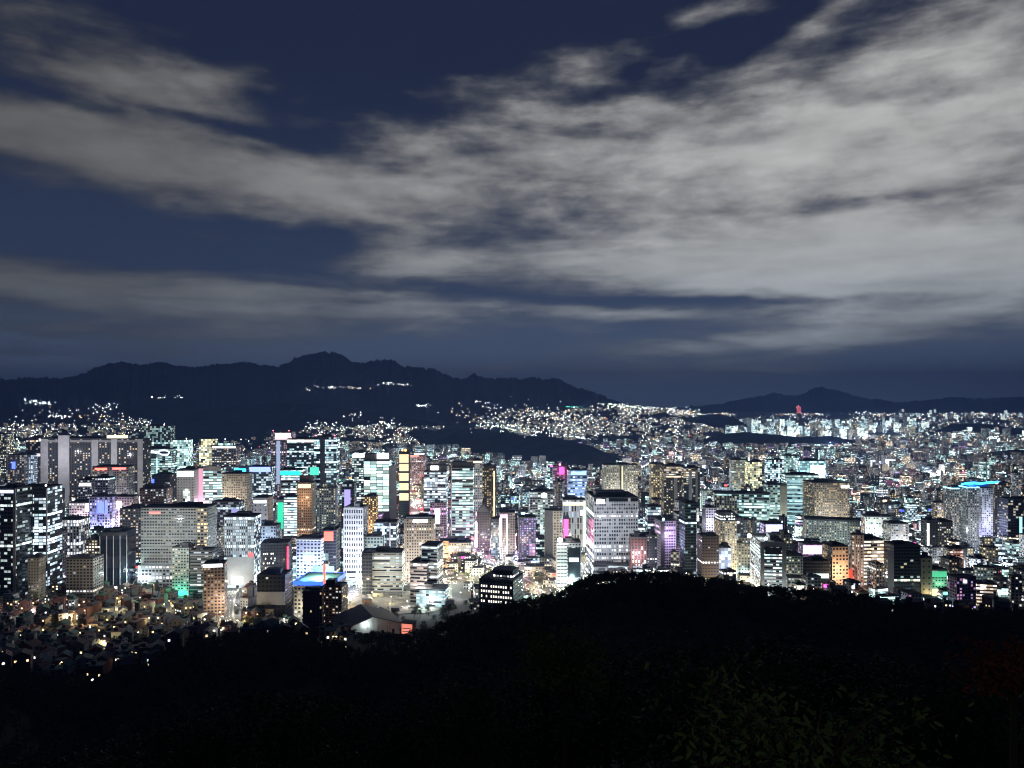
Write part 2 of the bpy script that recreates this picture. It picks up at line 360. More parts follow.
Hill('park_hill', [(690, 442), (715, 434), (745, 431), (770, 434), (800, 437), (830, 436), (855, 440), (880, 447), (895, 452)], 3950., 420., 350., 6, HILL, 7.)
Hill('wooded_rise', [(925, 431), (950, 424), (985, 424), (1010, 428), (1060, 430), (1100, 436)], 5300., 420., 350., 6, HILL, 8.)
Hill('dark_rise', [(965, 466), (985, 453), (1010, 449), (1050, 450), (1090, 462)], 3050., 300., 250., 5, HILL, 9.)
def zt(px, d):
    z = 0.
    if d < DE+240: z = max(z, fg(px, d))
    for h in HILLS: z = max(z, h.z(px, d))
    return z
def hit(px, py):
    """distance at which the line of sight through a pixel meets the terrain"""
    d = 560.
    while d < 24000:
        if ZA(py, d) <= zt(px, d): return d
        d *= 1.006
    return None
def zmass(px, d):
    return any(h.z(px, d) > 3 for h in HILLS)
def build_ground():
    rs = [20]+[20*1.12**k for k in range(1, 64) if 20*1.12**k < 24500]+[24500]; n = 120; mb = []; fc = []
    for r in rs:
        for i in range(n+1):
            a = rad(-62+124*i/n); mb.append((r*math.sin(a), r*math.cos(a), -.3))
    for j in range(len(rs)-1):
        for i in range(n): fc.append((j*(n+1)+i, j*(n+1)+i+1, (j+1)*(n+1)+i+1, (j+1)*(n+1)+i))
    me = bpy.data.meshes.new('ground'); me.from_pydata(mb, [], fc); me.materials.append(plain('city_ground', (.10, .10, .105), .85, .5, .02))
    link('ground', me)['kind'] = 'structure'
    V = []; fc = []; ds = [1.2*1.07**k for k in range(96)]; ds = [q for q in ds if q < DE+230]+[DE+230]; n = 150
    for q in [-6, -2]+ds:
        for i in range(n+1):
            px = -260+1544*i/n; qq = max(q, .4)
            V.append((XA(px, max(q, 3.)), q, fg(px, qq)+(noise.noise(Vector((px*.05, q*.03, 1)))*2.2 if q > 40 else 0)-.8*(q > DE)))
    for j in range(len(ds)+1):
        for i in range(n): fc.append((j*(n+1)+i, j*(n+1)+i+1, (j+1)*(n+1)+i+1, (j+1)*(n+1)+i))
    me = bpy.data.meshes.new('hillside'); me.from_pydata(V, [], fc); me.materials.append(FOREST)
    for p in me.polygons: p.use_smooth = True
    link('hillside', me)['kind'] = 'structure'
build_ground()
def build_haze():
    mb = MB(); mb.box(-27000, 27000, -80, 26000, -3.5, 1120)
    m = bpy.data.materials.new('haze'); m.use_nodes = True; nt = m.node_tree; nt.nodes.clear()
    v = nt.nodes.new('ShaderNodeVolumePrincipled'); o = nt.nodes.new('ShaderNodeOutputMaterial'); nt.links.new(v.outputs[0], o.inputs['Volume'])
    v.inputs['Color'].default_value = (.28, .47, 1., 1); v.inputs['Density'].default_value = HAZE; v.inputs['Anisotropy'].default_value = 0.
    h = mb.build('haze', m); h['kind'] = 'stuff'; h['label'] = 'thin blue night haze over the city'
HAZE = 7.5e-5
build_haze()

# ------------------------------------------------------------------ lamps
GAIN = 1.9
def rect(w, d, x=0, y=0): return [(x-w/2, y), (x+w/2, y), (x+w/2, y+d), (x-w/2, y+d)]
def point(parent, loc, power, col, r=.6):
    ld = bpy.data.lights.new('lamp_or_fill_light', 'POINT'); ld.energy = power*GAIN; ld.color = col; ld.shadow_soft_size = r
    o = bpy.data.objects.new('lamp_or_fill_light', ld); C.objects.link(o); o.location = loc
    if parent: o.parent = parent
    return o

# ------------------------------------------------------------------ buildings
ZONES = []          # occupied ground: x, y, half width, half depth
MASK = {}           # protected picture rows of the buildings that must stay in view: column -> [(top, bottom, distance)]
HEROES = []         # short name, px centre, py centre, distance
GLASS = plain('dark_glass', (.02, .025, .03), .1, .2, .2)
def occupied(x, y, hw, hd, m=2.):
    for a, b, c, e in ZONES:
        if abs(a-x) < c+hw+m and abs(b-y) < e+hd+m: return True
    return False
def body(root, w, dep, h, mat, cw, ch, roofm, plant=True, par=1.2):
    mb = MB(); mb.sides(rect(w, dep), 0, h, cw, ch); mb.build('wall', mat, root)
    mb = MB(); q = .45
    mb.box(-w/2+q, w/2-q, q, dep-q, h-.4, h+.15)
    mb.box(-w/2-.06, w/2+.06, -.06, q, h-.3, h+par); mb.box(-w/2-.06, w/2+.06, dep-q, dep+.06, h-.3, h+par)
    mb.box(-w/2-.06, -w/2+q, q+.002, dep-q-.002, h-.3, h+par); mb.box(w/2-q, w/2+.06, q+.002, dep-q-.002, h-.3, h+par)
    rf = mb.build('roof', roofm, root)
    if plant:
        pw = w*random.uniform(.25, .5); pd = dep*random.uniform(.3, .5); px = random.uniform(-.2, .2)*w
        mb = MB(); mb.box(px-pw/2, px+pw/2, dep*.3, dep*.3+pd, h+.15, h+random.uniform(3, 5.5)); mb.build('rooftop_plant', roofm, rf)
        for k in range(2):
            a = random.uniform(-.4, .4)*w; b = random.choice((.12, .2, .86))*dep
            mb = MB(); mb.box(a-1.2, a+1.2, b-.8, b+.8, h+.16, h+random.uniform(1.2, 2.4)); mb.build('cooling_unit', ROOFL, rf)
    return rf
def B(name, cat, label, short, x0, x1, yt, yb, dep, yaw, st, cw=3.6, ch=3.7, ex=(), vb=None, roof=None, plant=True, par=1.2):
    d = DG(yb); w = (x1-x0)*d/F; h = (yb-yt)*d/F; xc = (x0+x1)/2
    if isinstance(st, str): st = sty(st)
    kk = max(1., d/980.)**.4; cw, ch = cw*kk, ch*kk
    root = thing(name, label, cat, (XA(xc, d), d, 0), rad(yaw))
    rf = body(root, w, dep, h, st, cw, ch, roof or ROOF, plant, par)
    px = lambda f: -w/2+f*w
    for e in ex:
        k = e[0]
        if k in ('sign', 'panel'):
            _, a, b, c, g, m = e[:6]; pr = e[6] if len(e) > 6 else .5
            mb = MB(); mb.box(px(a), px(b), -pr, -.02, c*h, g*h); mb.build('sign' if k == 'sign' else 'light_panel', m, root)
        elif k == 'slab':
            _, a, b, c, g, m, pr, nm = e; mb = MB(); mb.box(px(a), px(b), -pr, -.02, c*h, g*h); mb.build(nm, m, root)
        elif k == 'piers':
            _, n, wd, m, pr = e[:5]; c, g = (e[5], e[6]) if len(e) > 6 else (0, 1)
            mb = MB(); mb.box(-wd/2, wd/2, -pr, -.02, c*h, g*h+.4); me = mb.mesh('pier', m)
            for i in range(n): link('pier', me, root, (px(i/(n-1)), 0, 0))
        elif k == 'bands':
            _, n, hh, m, pr, c, g = e
            mb = MB(); mb.box(-w/2-.2, w/2+.2, -pr, -.02, -hh/2, hh/2); me = mb.mesh('floor_band', m)
            for i in range(n): link('floor_band', me, root, (0, 0, h*(c+(g-c)*i/max(1, n-1))))
        elif k == 'block':          # a raised block on the roof
            _, a, b, c, g, hh, m, nm = e
            mb = MB(); mb.sides([(px(a), c*dep), (px(b), c*dep), (px(b), g*dep), (px(a), g*dep)], h, h+hh, cw, ch); mb.cap([(px(a), c*dep), (px(b), c*dep), (px(b), g*dep), (px(a), g*dep)], h+hh)
            mb.build(nm, m, rf)
        elif k == 'wing':           # a lower or higher body beside or before the main one
            _, a, b, y0, y1, hh, m = e
            mb = MB(); P = [(px(a), y0), (px(b), y0), (px(b), y1), (px(a), y1)]; mb.sides(P, 0, hh*h, cw, ch); wg = mb.build('wing', m, root)
            mb = MB(); mb.box(px(a), px(b), y0, y1, hh*h, hh*h+.9); mb.build('wing_roof', roof or ROOF, wg)
        elif k == 'mast':
            _, a, b, hh, m = e; mb = MB(); mb.tube((px(a), b*dep, h), (px(a), b*dep, h+hh), .7, .25); mb.build('mast', m, rf)
        elif k == 'beacon':
            _, a, b, m = e[:4]; mb = MB(); mb.ball((px(a), b*dep, h+2.5), e[4] if len(e) > 4 else 1.1); mb.build('beacon', m, rf)
        elif k == 'edge':           # lit line along the top of the walls
            mb = MB(); z0 = h+(e[3] if len(e) > 3 else -1.6); t = e[2]
            mb.box(-w/2-.5, w/2+.5, -.6, -.08, z0, z0+t); mb.box(-w/2-.6, -w/2-.08, -.07, dep, z0, z0+t); mb.box(w/2+.08, w/2+.6, -.07, dep, z0, z0+t)
            mb.build('light_strip', e[1], root)
        elif k == 'lamp':
            _, a, c, dy, pw, col = e; point(root, (px(a), -dy, c*h), pw*.62, col, 1.)  # unseen point light added before the front to brighten the wall, no fixture
        elif k == 'rooflamp':
            _, a, c, pw, col = e; point(root, (px(a), c*dep, h+6), pw, col, 1.)
        elif k == 'windows':        # windows one can tell apart
            _, nx, nz, a, b, c, g, wf, hf, p, m = e
            ww = (b-a)*w/nx*wf; wh = (g-c)*h/nz*hf
            mb = MB(); mb.box(-ww/2, ww/2, -.1, -.03, -wh/2, wh/2); me = mb.mesh('window', m); me2 = mb.mesh('window', GLASS); cnt = 0
            cells = [(i, j) for i in range(nx) for j in range(nz)]; random.shuffle(cells)
            for i, j in cells[:100]:
                link('window', me if random.random() < p else me2, root, (px(a+(b-a)*(i+.5)/nx), 0, h*(c+(g-c)*(j+.5)/nz))); cnt += 1
        elif k == 'call': e[1](root, w, dep, h, px)
    ZONES.append((XA(xc, d), d+dep/2, w/2, dep/2))
    for q in range(int(x0), int(x1)+1): MASK.setdefault(q, []).append((yt-2, (vb or yb)-.16*((vb or yb)-yt), d))
    if short: HEROES.append((short, xc, (yt+(vb or yb))/2, d, x0, x1, yt, vb or yb))
    return root
g = glow
def tt(*a): return a
# --- the far left
B('office_tower', 'tower', 'dark glass tower cut by the left edge, green-white lit floors and a blue roof light', 'the left-edge glass tower', -14, 15, 489, 599, 34, -4, sty('glassdark', p=.24, a=PG, b=CW), 4, 4, (('slab', .96, 1.06, 0, 1, CONC, .8, 'pier'), ('sign', .3, .98, .965, .99, g((.55, .62, 1.), 4), 1)))
B('office_tower', 'tower', 'black tower with slanted white-lit windows, just right of the left-edge glass tower', 'the black tower with slanted white windows', 17, 47, 488, 593, 32, 3, sty('glassblue', p=.36, s=1.6, wall=(.05, .055, .07)), 5, 3.6, (('slab', .5, .53, 0, 1, METAL, .7, 'pier'), ('slab', .96, 1.0, .3, 1, STONE, .8, 'pier'), ('beacon', .9, .1, g(WH, 6))))
B('apartment_block', 'apartment block', 'brownish residential tower at the left edge with bluish warm windows', None, -6, 8, 434, 486, 24, 0, sty('aptwarm', p=.55, a=(.7, .85, 1)), 3.2, 3, vb=487)
B('office_tower', 'tower', 'grey office tower with a blue lamp and a white-blue lit strip, upper left', 'the tower with a blue lamp', 8, 24, 455, 508, 28, 2, 'conc', 4, 3.6, (('sign', .25, .5, .74, .87, g(BL, 5)), ('piers', 3, 1.6, STONE, .7)), vb=487)
B('office_tower', 'tower', 'narrow tower washed in pale blue light beside the tower with a blue lamp', None, 24, 33, 455, 507, 22, 0, sty('bluewhite', p=.7, s=1.), 3.4, 3.4, (('lamp', .5, .4, 14, 26000, (.6, .8, 1.)),), vb=487)
B('office_tower', 'tower', 'dark office tower with a white light line along its roof, behind the wide hotel slab', None, 26, 44, 438, 498, 30, 0, 'brown', 3.5, 3.6, (('sign', .75, 1.5, .95, .985, g(CW, 4), 1.2),), vb=460)
def hotel(root, w, dep, h, px):
    for a, b, z0, z1, pr in ((0, .07, 0, 1, 1.5), (.18, .285, -0, 1.05, 4), (.5, .56, .0, .99, 1.5), (.69, .75, .3, 1.0, 1.5), (.95, 1., 0, 1, 1.5)):
        mb = MB(); mb.box(px(a), px(b), -pr, -.03, z0*h, z1*h); mb.build('pier', STONE, root)
    mb = MB(); mb.box(px(.07), px(.95), -1, -.03, .955*h, .985*h); mb.build('cornice_band', CONC, root)
    mb = MB(); mb.box(px(.64), px(.83), 2, 9, h+1.4, h+7); mb.build('sign', g((1, .86, .6), 1.6), root)
B('hotel', 'hotel', 'wide dark hotel slab with tall pale stone pillars, upper left', 'the wide hotel slab', 41, 143, 439, 512, 34, 0, sty('glassdark', wall=(.07, .07, .075), fw=.5, fh=.62, p=.26, a=WA, b=CW, s=1.5), 4.6, 3.6, (('call', hotel), ('lamp', .2, .8, 60, 100000, (.95, .94, 1.)), ('lamp', .7, .75, 70, 100000, (.95, .94, 1.))), vb=496)
B('hotel_annex', 'hotel', 'grey hotel wing with pinkish top standing left of the wide hotel slab', None, 33, 41, 452, 506, 25, 0, 'brown', 3.4, 3.4, (('sign', .1, .9, .92, .97, g((1, .8, .85), 1.5)),), vb=490)
B('sign_tower', 'sign tower', 'slim dark pylon with a deep blue illuminated vertical sign below the hotel', 'the blue vertical sign', 55, 62, 489, 540, 8, 0, 'dark', 3, 3, (('sign', .1, .9, .5, .97, g(BL, 3.2)),), vb=507, plant=False)
B('office_tower', 'tower', 'olive green lit tower rising above the skyline right of the hotel', 'the olive lit tower', 142, 170, 426, 486, 30, 0, sty('glassgreen', p=.5, a=PG, b=TE, s=.7, wall=(.2, .24, .22)), 4, 3.8, (('beacon', .15, .2, g((1, .5, .6), 8)), ('beacon', .75, .2, g(WH, 8))), vb=450)
def swirl(root, w, dep, h, px):
    mb = MB(); pts = [(.03, .93), (.1, .97), (.22, .985), (.35, .95), (.5, .93), (.62, .97), (.78, .985), (.95, .95), (.9, .9), (.7, .9), (.5, .95), (.35, .97), (.2, .92), (.06, .91)]
    for a, b in zip(pts, pts[1:]): mb.tube((px(a[0]), -1.2, a[1]*h), (px(b[0]), -1.2, b[1]*h), .9, .9)
    mb.build('light_swirl', g((.75, .85, 1.), 4), root)
B('department_store', 'store', 'teal lit store tower with a looping white light ribbon at its top', 'the ribbon-lit teal store', 142, 171, 449, 507, 30, 0, sty('bandteal', s=.85), 5, 4, (('call', swirl), ('panel', .5, .53, .1, .85, g(TE, 2))), vb=487)
B('hotel_tower', 'hotel', 'grey hotel block with red glowing roof signs in front of the wide slab', 'the red-roof-sign block', 93, 128, 467, 531, 26, 5, sty('beige', wall=(.42, .4, .4)), 3.4, 3.4, (('sign', .08, .4, .955, .985, g((1, .12, .08), 5), 1), ('sign', .56, .92, .96, .99, g((1, .12, .1), 5), 1), ('slab', .46, .58, 0, .95, STONE, 1, 'pier'), ('lamp', .5, .5, 28, 30000, (.95, .9, 1.))), vb=498)
B('office_block', 'office', 'white lit stepped block below the red-roof-sign block', None, 78, 92, 480, 541, 22, 0, sty('whiteoff', s=1.2), 3.4, 3.4, (('lamp', .5, .6, 18, 28000, (.9, .92, 1)), ('sign', .1, .9, .9, .95, g(WH, 2))), vb=500)
B('office_block', 'office', 'pale block with a dark square window field, beside the blue-violet washed store', None, 92, 108, 478, 540, 22, 0, 'whiteoff', 3.6, 3.4, (('lamp', .5, .6, 18, 20000, (.9, .9, 1)),), vb=498)
B('shopping_centre', 'store', 'store front flooded in blue-violet light with white columns, upper left', 'the blue-violet store', 90, 112, 497, 548, 24, 4, sty('violet', wall=(.45, .45, .6), a=(.35, .42, 1.), b=VI, s=1.6), 3.6, 4, (('piers', 4, 1.2, STONE, .9), ('sign', .3, .8, .68, .9, g((.16, .22, 1.), 2.4)), ('lamp', .5, .3, 14, 60000, (.42, .45, 1.)), ('lamp', .2, .2, 10, 20000, (1, .9, .9))), vb=530)
B('shopping_centre', 'store', 'store with pinkish lit wall and bright white top lamp, left of the blue-violet store', None, 69, 90, 503, 545, 26, 0, sty('whiteoff', wall=(.5, .42, .46)), 3.6, 3.8, (('sign', .8, .98, .8, .98, g(WH, 7)), ('lamp', .6, .6, 14, 36000, (1, .86, .88))), vb=526)
B('shopping_centre', 'store', 'low store washed pink and white right of the blue-violet store', None, 111, 132, 497, 546, 22, 0, sty('beige', wall=(.55, .45, .5)), 3.6, 3.8, (('panel', .1, .5, .75, .92, g((1, .85, .9), 2.4)), ('lamp', .4, .5, 16, 40000, (1, .86, .95))), vb=520)
B('office_block', 'office', 'brown block under a dark domed roof with a pale pink sign at its left', 'the dark domed block', 140, 166, 489, 541, 28, 6, sty('brown', p=.3, a=CW), 3.8, 3.6, (('block', .15, .85, .2, .8, 7, ROOF, 'roof_dome'), ('sign', -.25, .02, .72, .86, g((1, .7, .74), 2.5))), vb=506)
B('office_block', 'office', 'dark block with one deep blue lit corner left of the pink column store', None, 152, 170, 475, 524, 26, 0, 'glassdark', 3.8, 3.6, (('sign', 0, .12, .7, .92, g(BL, 4)),), vb=490)
B('office_block', 'office', 'dark roofed office with scattered white windows left of the big grey slab', None, 120, 141, 509, 566, 26, 0, sty('conc', wall=(.2, .2, .21), p=.4), 3.6, 3.5, vb=530)
def slab_parts(root, w, dep, h, px):
    mb = MB(); mb.box(px(.86), px(1.01), -2, -.03, 0, h*1.0); mb.build('stair_bay', sty('aptwarm', p=.55, fw=.7), root)
    mb = MB(); mb.box(px(.0), px(.9), -8, -2.1, 0, h*.3); mb.build('podium', sty('whiteoff', wall=(.38, .4, .42), p=.2), root)
B('office_building', 'office', 'long grey office slab with rows of dim windows and a dark flat roof, left', 'the long grey slab', 141, 207, 508, 588, 30, 0, sty('conc', wall=(.44, .46, .46), p=.16, pf=.02, fw=.72, fh=.42, s=.9, b=YE), 3.2, 3.6, (('bands', 12, .7, CONC, .4, .35, .97), ('lamp', .2, .75, 70, 60000, (.95, 1., 1.)), ('lamp', .8, .7, 70, 60000, (.95, 1., .95)), ('lamp', .1, .12, 16, 14000, (.9, 1, 1)), ('call', slab_parts), ('sign', .12, .3, .925, .955, g((1, .35, .3), 1.2))), vb=575)
B('office_block', 'office', 'small block with a green-lit ground floor under the long grey slab', None, 172, 189, 548, 596, 16, 0, sty('conc', wall=(.3, .34, .32)), 3.2, 3.4, (('lamp', .5, .08, 9, 12000, (.1, 1., .6)), ('panel', .1, .9, .02, .1, g((.05, 1., .5), 2.5))), vb=572)
B('office_block', 'office', 'dark office with horizontal grey bands right of the green-lit block', None, 190, 212, 551, 596, 20, 0, sty('dark', wall=(.14, .14, .15), fw=1), 4, 3.6, (('bands', 5, .8, CONC, .5, .15, .9),), vb=574)
B('office_tower', 'tower', 'black office tower with pale vertical fins and a lit base line, left', 'the black finned tower', 101, 126, 533, 590, 34, 10, sty('glassdark', p=.02, wall=(.03, .03, .05)), 6, 30, (('piers', 5, .7, STONE, .9), ('slab', -.02, 1.02, .955, 1.01, METAL, 1.4, 'crown_band'), ('panel', -.02, 1.02, .02, .06, g(WH, 2)), ('lamp', 1.2, .3, 6, 16000, (.6, 1, 1.))), vb=572)
B('office_block', 'office', 'white lattice block with bright tall windows left of the black finned tower', 'the white lattice block', 58, 79, 520, 577, 26, 0, sty('whiteoff', fw=.55, fh=.8, p=.5, a=(.75, .85, 1), s=.9, wall=(.6, .6, .66)), 4, 4, (('lamp', .5, .2, 14, 40000, (.8, .86, 1.)),), vb=558)
B('office_block', 'office', 'mauve grey block with a pinkish wall right of the slanted-window tower', None, 46, 58, 533, 583, 20, 0, sty('conc', wall=(.42, .38, .45), p=.2), 3.4, 3.4, (('lamp', .5, .35, 10, 14000, (.9, .75, 1.)),), vb=570)
B('office_block', 'office', 'beige slim block with dark slot windows below the slanted-window tower', None, 28, 39, 558, 600, 14, 4, sty('beige', fw=.35, p=.1), 3, 3.4, vb=588)
B('office_block', 'office', 'low grey-beige office with a heavy dark roof left of the black finned tower', None, 66, 93, 559, 602, 22, 0, sty('conc', wall=(.3, .28, .26), p=.05), 3.6, 3.4, vb=574)
B('office_block', 'office', 'narrow block of lit window columns between lattice block and black finned tower', None, 86, 100, 540, 590, 18, 0, sty('brown', a=WH, b=YE, p=.45), 3.2, 3.2, vb=562)
# --- left centre
B('office_tower', 'tower', 'pale green glowing tower with a white lamp on its roof, upper left', 'the pale green tower', 171, 188, 440, 498, 26, 0, sty('curtain', wall=(.4, .45, .42), s=.85), 3.8, 3.8, (('beacon', .85, .2, g(WH, 10)),), vb=458)
B('office_tower', 'tower', 'yellow-green lit office left of the white-roofed bank tower', None, 199, 213, 439, 494, 26, 0, sty('curtain', a=(.85, 1, .75), b=YE, s=.8), 3.6, 3.6, vb=463)
B('office_tower', 'tower', 'grey bank tower with a bright white band along its top', 'the white-topped bank tower', 212, 236, 446, 502, 30, 0, sty('conc', wall=(.3, .3, .36), p=.4), 4, 3.6, (('sign', .02, .98, .965, .995, g(WH, 5)), ('block', .2, .8, .2, .8, 6, sty('curtain', s=.7), 'rooftop_storey')), vb=468)
B('office_tower', 'tower', 'silver slim tower with a white glowing sign and a bright window column', 'the white-sign slim tower', 177, 194, 470, 532, 24, 0, sty('blank', wall=(.5, .5, .53)), 4, 4, (('sign', .02, .98, .9, .975, g(WH, 6)), ('panel', .36, .75, .1, .7, sty('curtain', a=WH, b=PG, s=1.2), .3)), vb=498)
B('department_store', 'store', 'store with a glowing pink column beside teal-lit glazing, left centre', 'the pink column store', 197, 221, 468, 530, 28, 0, sty('bandteal', s=.9, wall=(.3, .33, .33)), 6, 4, (('panel', 0, .26, 0, .99, g((1., .50, .66), .85), 1), ('piers', 5, 1, STONE, 1, 0, .25), ('slab', .26, 1, .95, 1.03, CONC, .8, 'cornice'), ('lamp', .2, .4, 14, 30000, (1, .6, .75))), vb=503)  # pink panel emits in place of floodlight falling on the column
B('office_block', 'office', 'warm beige stone block with ribbed windows right of the pink column store', None, 222, 247, 474, 535, 26, 0, sty('beige', p=.2), 3.4, 3.6, (('lamp', .2, .5, 22, 60000, (1, .95, .85)),), vb=500)
B('office_block', 'office', 'office row with a cyan glowing roof edge and blue sign, left centre', 'the cyan and blue roof office', 234, 271, 467, 516, 26, 0, sty('glassblue', p=.5), 4, 3.8, (('sign', .0, .32, .86, .97, g(CY, 2.6)), ('sign', .42, .98, .9, 1.0, g((.16, .22, 1.), 4)), ('lamp', .1, .8, 12, 20000, (.1, .7, 1.))), vb=476)
B('office_tower', 'tower', 'tower with pinkish glowing crown and pale spire-like lit core, upper left', 'the pink-crowned tower', 271, 292, 432, 506, 26, 0, sty('conc', wall=(.4, .34, .36), p=.4, a=CW, b=PK), 3.6, 3.6, (('sign', .2, .95, .9, .985, g((1, .72, .78), 2.4)), ('panel', .26, .44, .3, .88, g((.55, .68, 1.), .7)), ('beacon', .8, .3, g((1, .15, .25), 8)), ('beacon', .05, .3, g((1, .2, .3), 6))), vb=464)
B('office_tower', 'tower', 'dark teal glass tower with white-lit floors and red roof lamps', 'the teal glass tower', 287, 316, 439, 512, 34, 0, sty('glassdark', wall=(.08, .12, .14), p=.3, pf=.2, a=CW, b=TE, s=1.4), 4, 3.8, (('sign', .0, .98, .955, .99, g((1, .93, .8), 1.5)), ('beacon', .12, .1, g((1, .2, .35), 8, ))), vb=476)
B('office_tower', 'tower', 'tall teal tower with a dark central fin and red corner lamps, upper left', 'the dark-finned teal tower', 314, 336, 437, 521, 30, 0, sty('glassblue', wall=(.1, .15, .17), p=.45, a=TE, b=CW, s=1.0), 4, 3.8, (('slab', .28, .5, 0, 1.0, METAL, 1.2, 'fin'), ('beacon', .93, .1, g((1, .1, .25), 9)), ('beacon', .05, .1, g((1, .1, .25), 7))), vb=498)
B('office_block', 'office', 'office with an emerald neon roof sign and white window rows', 'the emerald sign office', 280, 301, 470, 537, 28, 0, sty('bandcool', wall=(.4, .4, .42), p=.4), 4, 3.7, (('sign', .02, .98, .925, .985, g((.02, .85, .5), 2.2)), ('slab', 0, .06, 0, .92, STONE, .8, 'pier'), ('slab', .94, 1, 0, .92, STONE, .8, 'pier')), vb=500)
B('office_block', 'office', 'dark block with a green glowing disc sign right of the emerald sign office', None, 308, 321, 465, 521, 20, 0, 'glassgreen', 3.6, 3.6, (('sign', .15, .85, .82, .96, g((.1, .8, .6), 1.2)),), vb=480)
B('office_tower', 'tower', 'slim golden brown tower with a gold-lit crown, left centre', 'the gold-crowned tower', 297, 312, 483, 560, 22, 0, sty('brown', wall=(.24, .16, .11), p=.06), 3, 3.5, (('block', .12, .88, .15, .85, 9, plain('dark_crown', (.06, .05, .05)), 'crown'), ('panel', .08, .92, .94, .985, g((1, .62, .25), 3.5), .8), ('lamp', .5, .8, 14, 24000, (1, .7, .4)), ('lamp', .5, .3, 14, 14000, (1, .75, .5))), vb=520)
B('office_block', 'office', 'windowless pale concrete slab tower with one white top light', 'the blank concrete tower', 253, 268, 498, 570, 22, 0, 'blank', 6, 6, (('sign', .05, .9, .93, .965, g((.85, .93, 1), 3)), ('lamp', .5, .5, 24, 30000, (.9, .93, 1))), vb=530)
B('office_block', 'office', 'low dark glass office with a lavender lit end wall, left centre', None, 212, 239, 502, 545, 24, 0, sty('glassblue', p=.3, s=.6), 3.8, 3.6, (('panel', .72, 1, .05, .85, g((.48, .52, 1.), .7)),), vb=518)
B('shop_building', 'shop', 'shop building with a tall emerald lit vertical panel, left centre', None, 276, 284, 500, 548, 14, 0, 'conc', 3, 3.4, (('panel', .2, .9, .4, .95, g((.02, .75, .4), 1.2)),), vb=520)
B('office_block', 'office', 'white-lit narrow office with bright horizontal rows left of the gold-crowned tower', None, 284, 297, 497, 552, 20, 0, sty('bandcool', p=.85, pf=.5), 4, 3.6, vb=518)
def blades(root, w, dep, h, px):
    mb = MB()
    for i in range(16): mb.box(px(.03+.94*i/15)-.35, px(.03+.94*i/15)+.35, -1.1, -.03, .46*h, .97*h)
    mb.build('blade_screen', STONE, root)
B('office_building', 'office', 'pale office with vertical blades over a white-lit plain lower wall, left centre', 'the bladed office', 224, 254, 517, 588, 26, 0, sty('glassblue', p=.5, wall=(.5, .52, .56)), 3.6, 3.6, (('call', blades), ('slab', .1, 1, .04, .44, STONE, .9, 'lower_wall'), ('sign', .82, .98, .42, .5, g((1, .1, .1), 2)), ('panel', .3, .62, .06, .16, g((1, 1, .85), 6), 1.2), ('lamp', .45, .08, 16, 9000, (.95, 1, .8)), ('lamp', .9, .6, 40, 30000, (.75, .95, 1.))), vb=576)
B('office_block', 'office', 'bluish white stepped block behind the black office with a red edge', 'the bluish stepped block', 257, 276, 526, 578, 20, 0, sty('bluewhite', wall=(.5, .58, .8), p=.3), 3.6, 4, (('block', 0, .35, .1, .9, 5, sty('bluewhite', wall=(.5, .58, .8)), 'upper_step'), ('lamp', .6, .5, 16, 40000, (.72, .82, 1.))), vb=545)
B('office_block', 'office', 'black office with a few lit window rows and a red vertical edge sign', 'the black red-edged office', 261, 288, 544, 592, 28, 8, sty('dark', p=.04, pf=.16), 3.4, 3.4, (('windows', 8, 5, .08, .62, .35, .85, .55, .3, .55, g(WH, 2.5)), ('sign', .95, 1.0, .4, .95, g((1, .05, .12), 3), 1.2)), vb=572)
B('office_block', 'office', 'blue-white washed grid facade with a cyan sign, left centre', 'the blue-washed grid office', 296, 321, 539, 588, 24, -4, sty('bluewhite', wall=(.55, .62, .9), p=.15), 4, 4, (('sign', .3, .7, .6, .68, g((.4, .85, 1.), 2.5)), ('lamp', .5, .35, 20, 70000, (.55, .68, 1.)), ('edge', g(CW, 1.5), .5)), vb=574)
B('office_block', 'office', 'dark block with a red glowing lattice sign and white lit strip', 'the red lattice sign block', 321, 336, 531, 586, 22, 0, 'glassdark', 3.4, 3.6, (('sign', .2, .82, .82, .99, g((1, .16, .12), 2.4)), ('panel', .1, .5, .15, .66, sty('curtain', s=.9), .3)), vb=572)
B('office_block', 'office', 'brown slim block under a white lit roof sign along the bright left street', 'the white-roof-sign brown block', 204, 224, 564, 616, 16, 10, sty('brown', wall=(.34, .26, .22), p=.15), 3.2, 3.4, (('sign', -.02, .9, .94, 1.0, g((.9, .93, 1), 3.5)), ('lamp', .9, .3, 10, 10000, (1, .75, .55))), vb=600)
B('brick_building', 'building', 'dark red brick block below the blue rooftop pitch', None, 303, 322, 592, 634, 18, 8, sty('brick', p=.05), 3.2, 3.2, vb=606)
B('apartment_building', 'apartment block', 'brown apartment building with small windows right of the dark red brick block', None, 322, 342, 587, 626, 18, -6, sty('brown', p=.2), 3, 3, vb=606)
B('hall_building', 'hall', 'dark hall with a pale lit fascia beam below the black red-edged office', None, 257, 285, 576, 617, 26, 0, sty('dark', p=.02), 4, 4, (('slab', 0, 1, .3, .62, STONE, 1.2, 'fascia'),), vb=594)
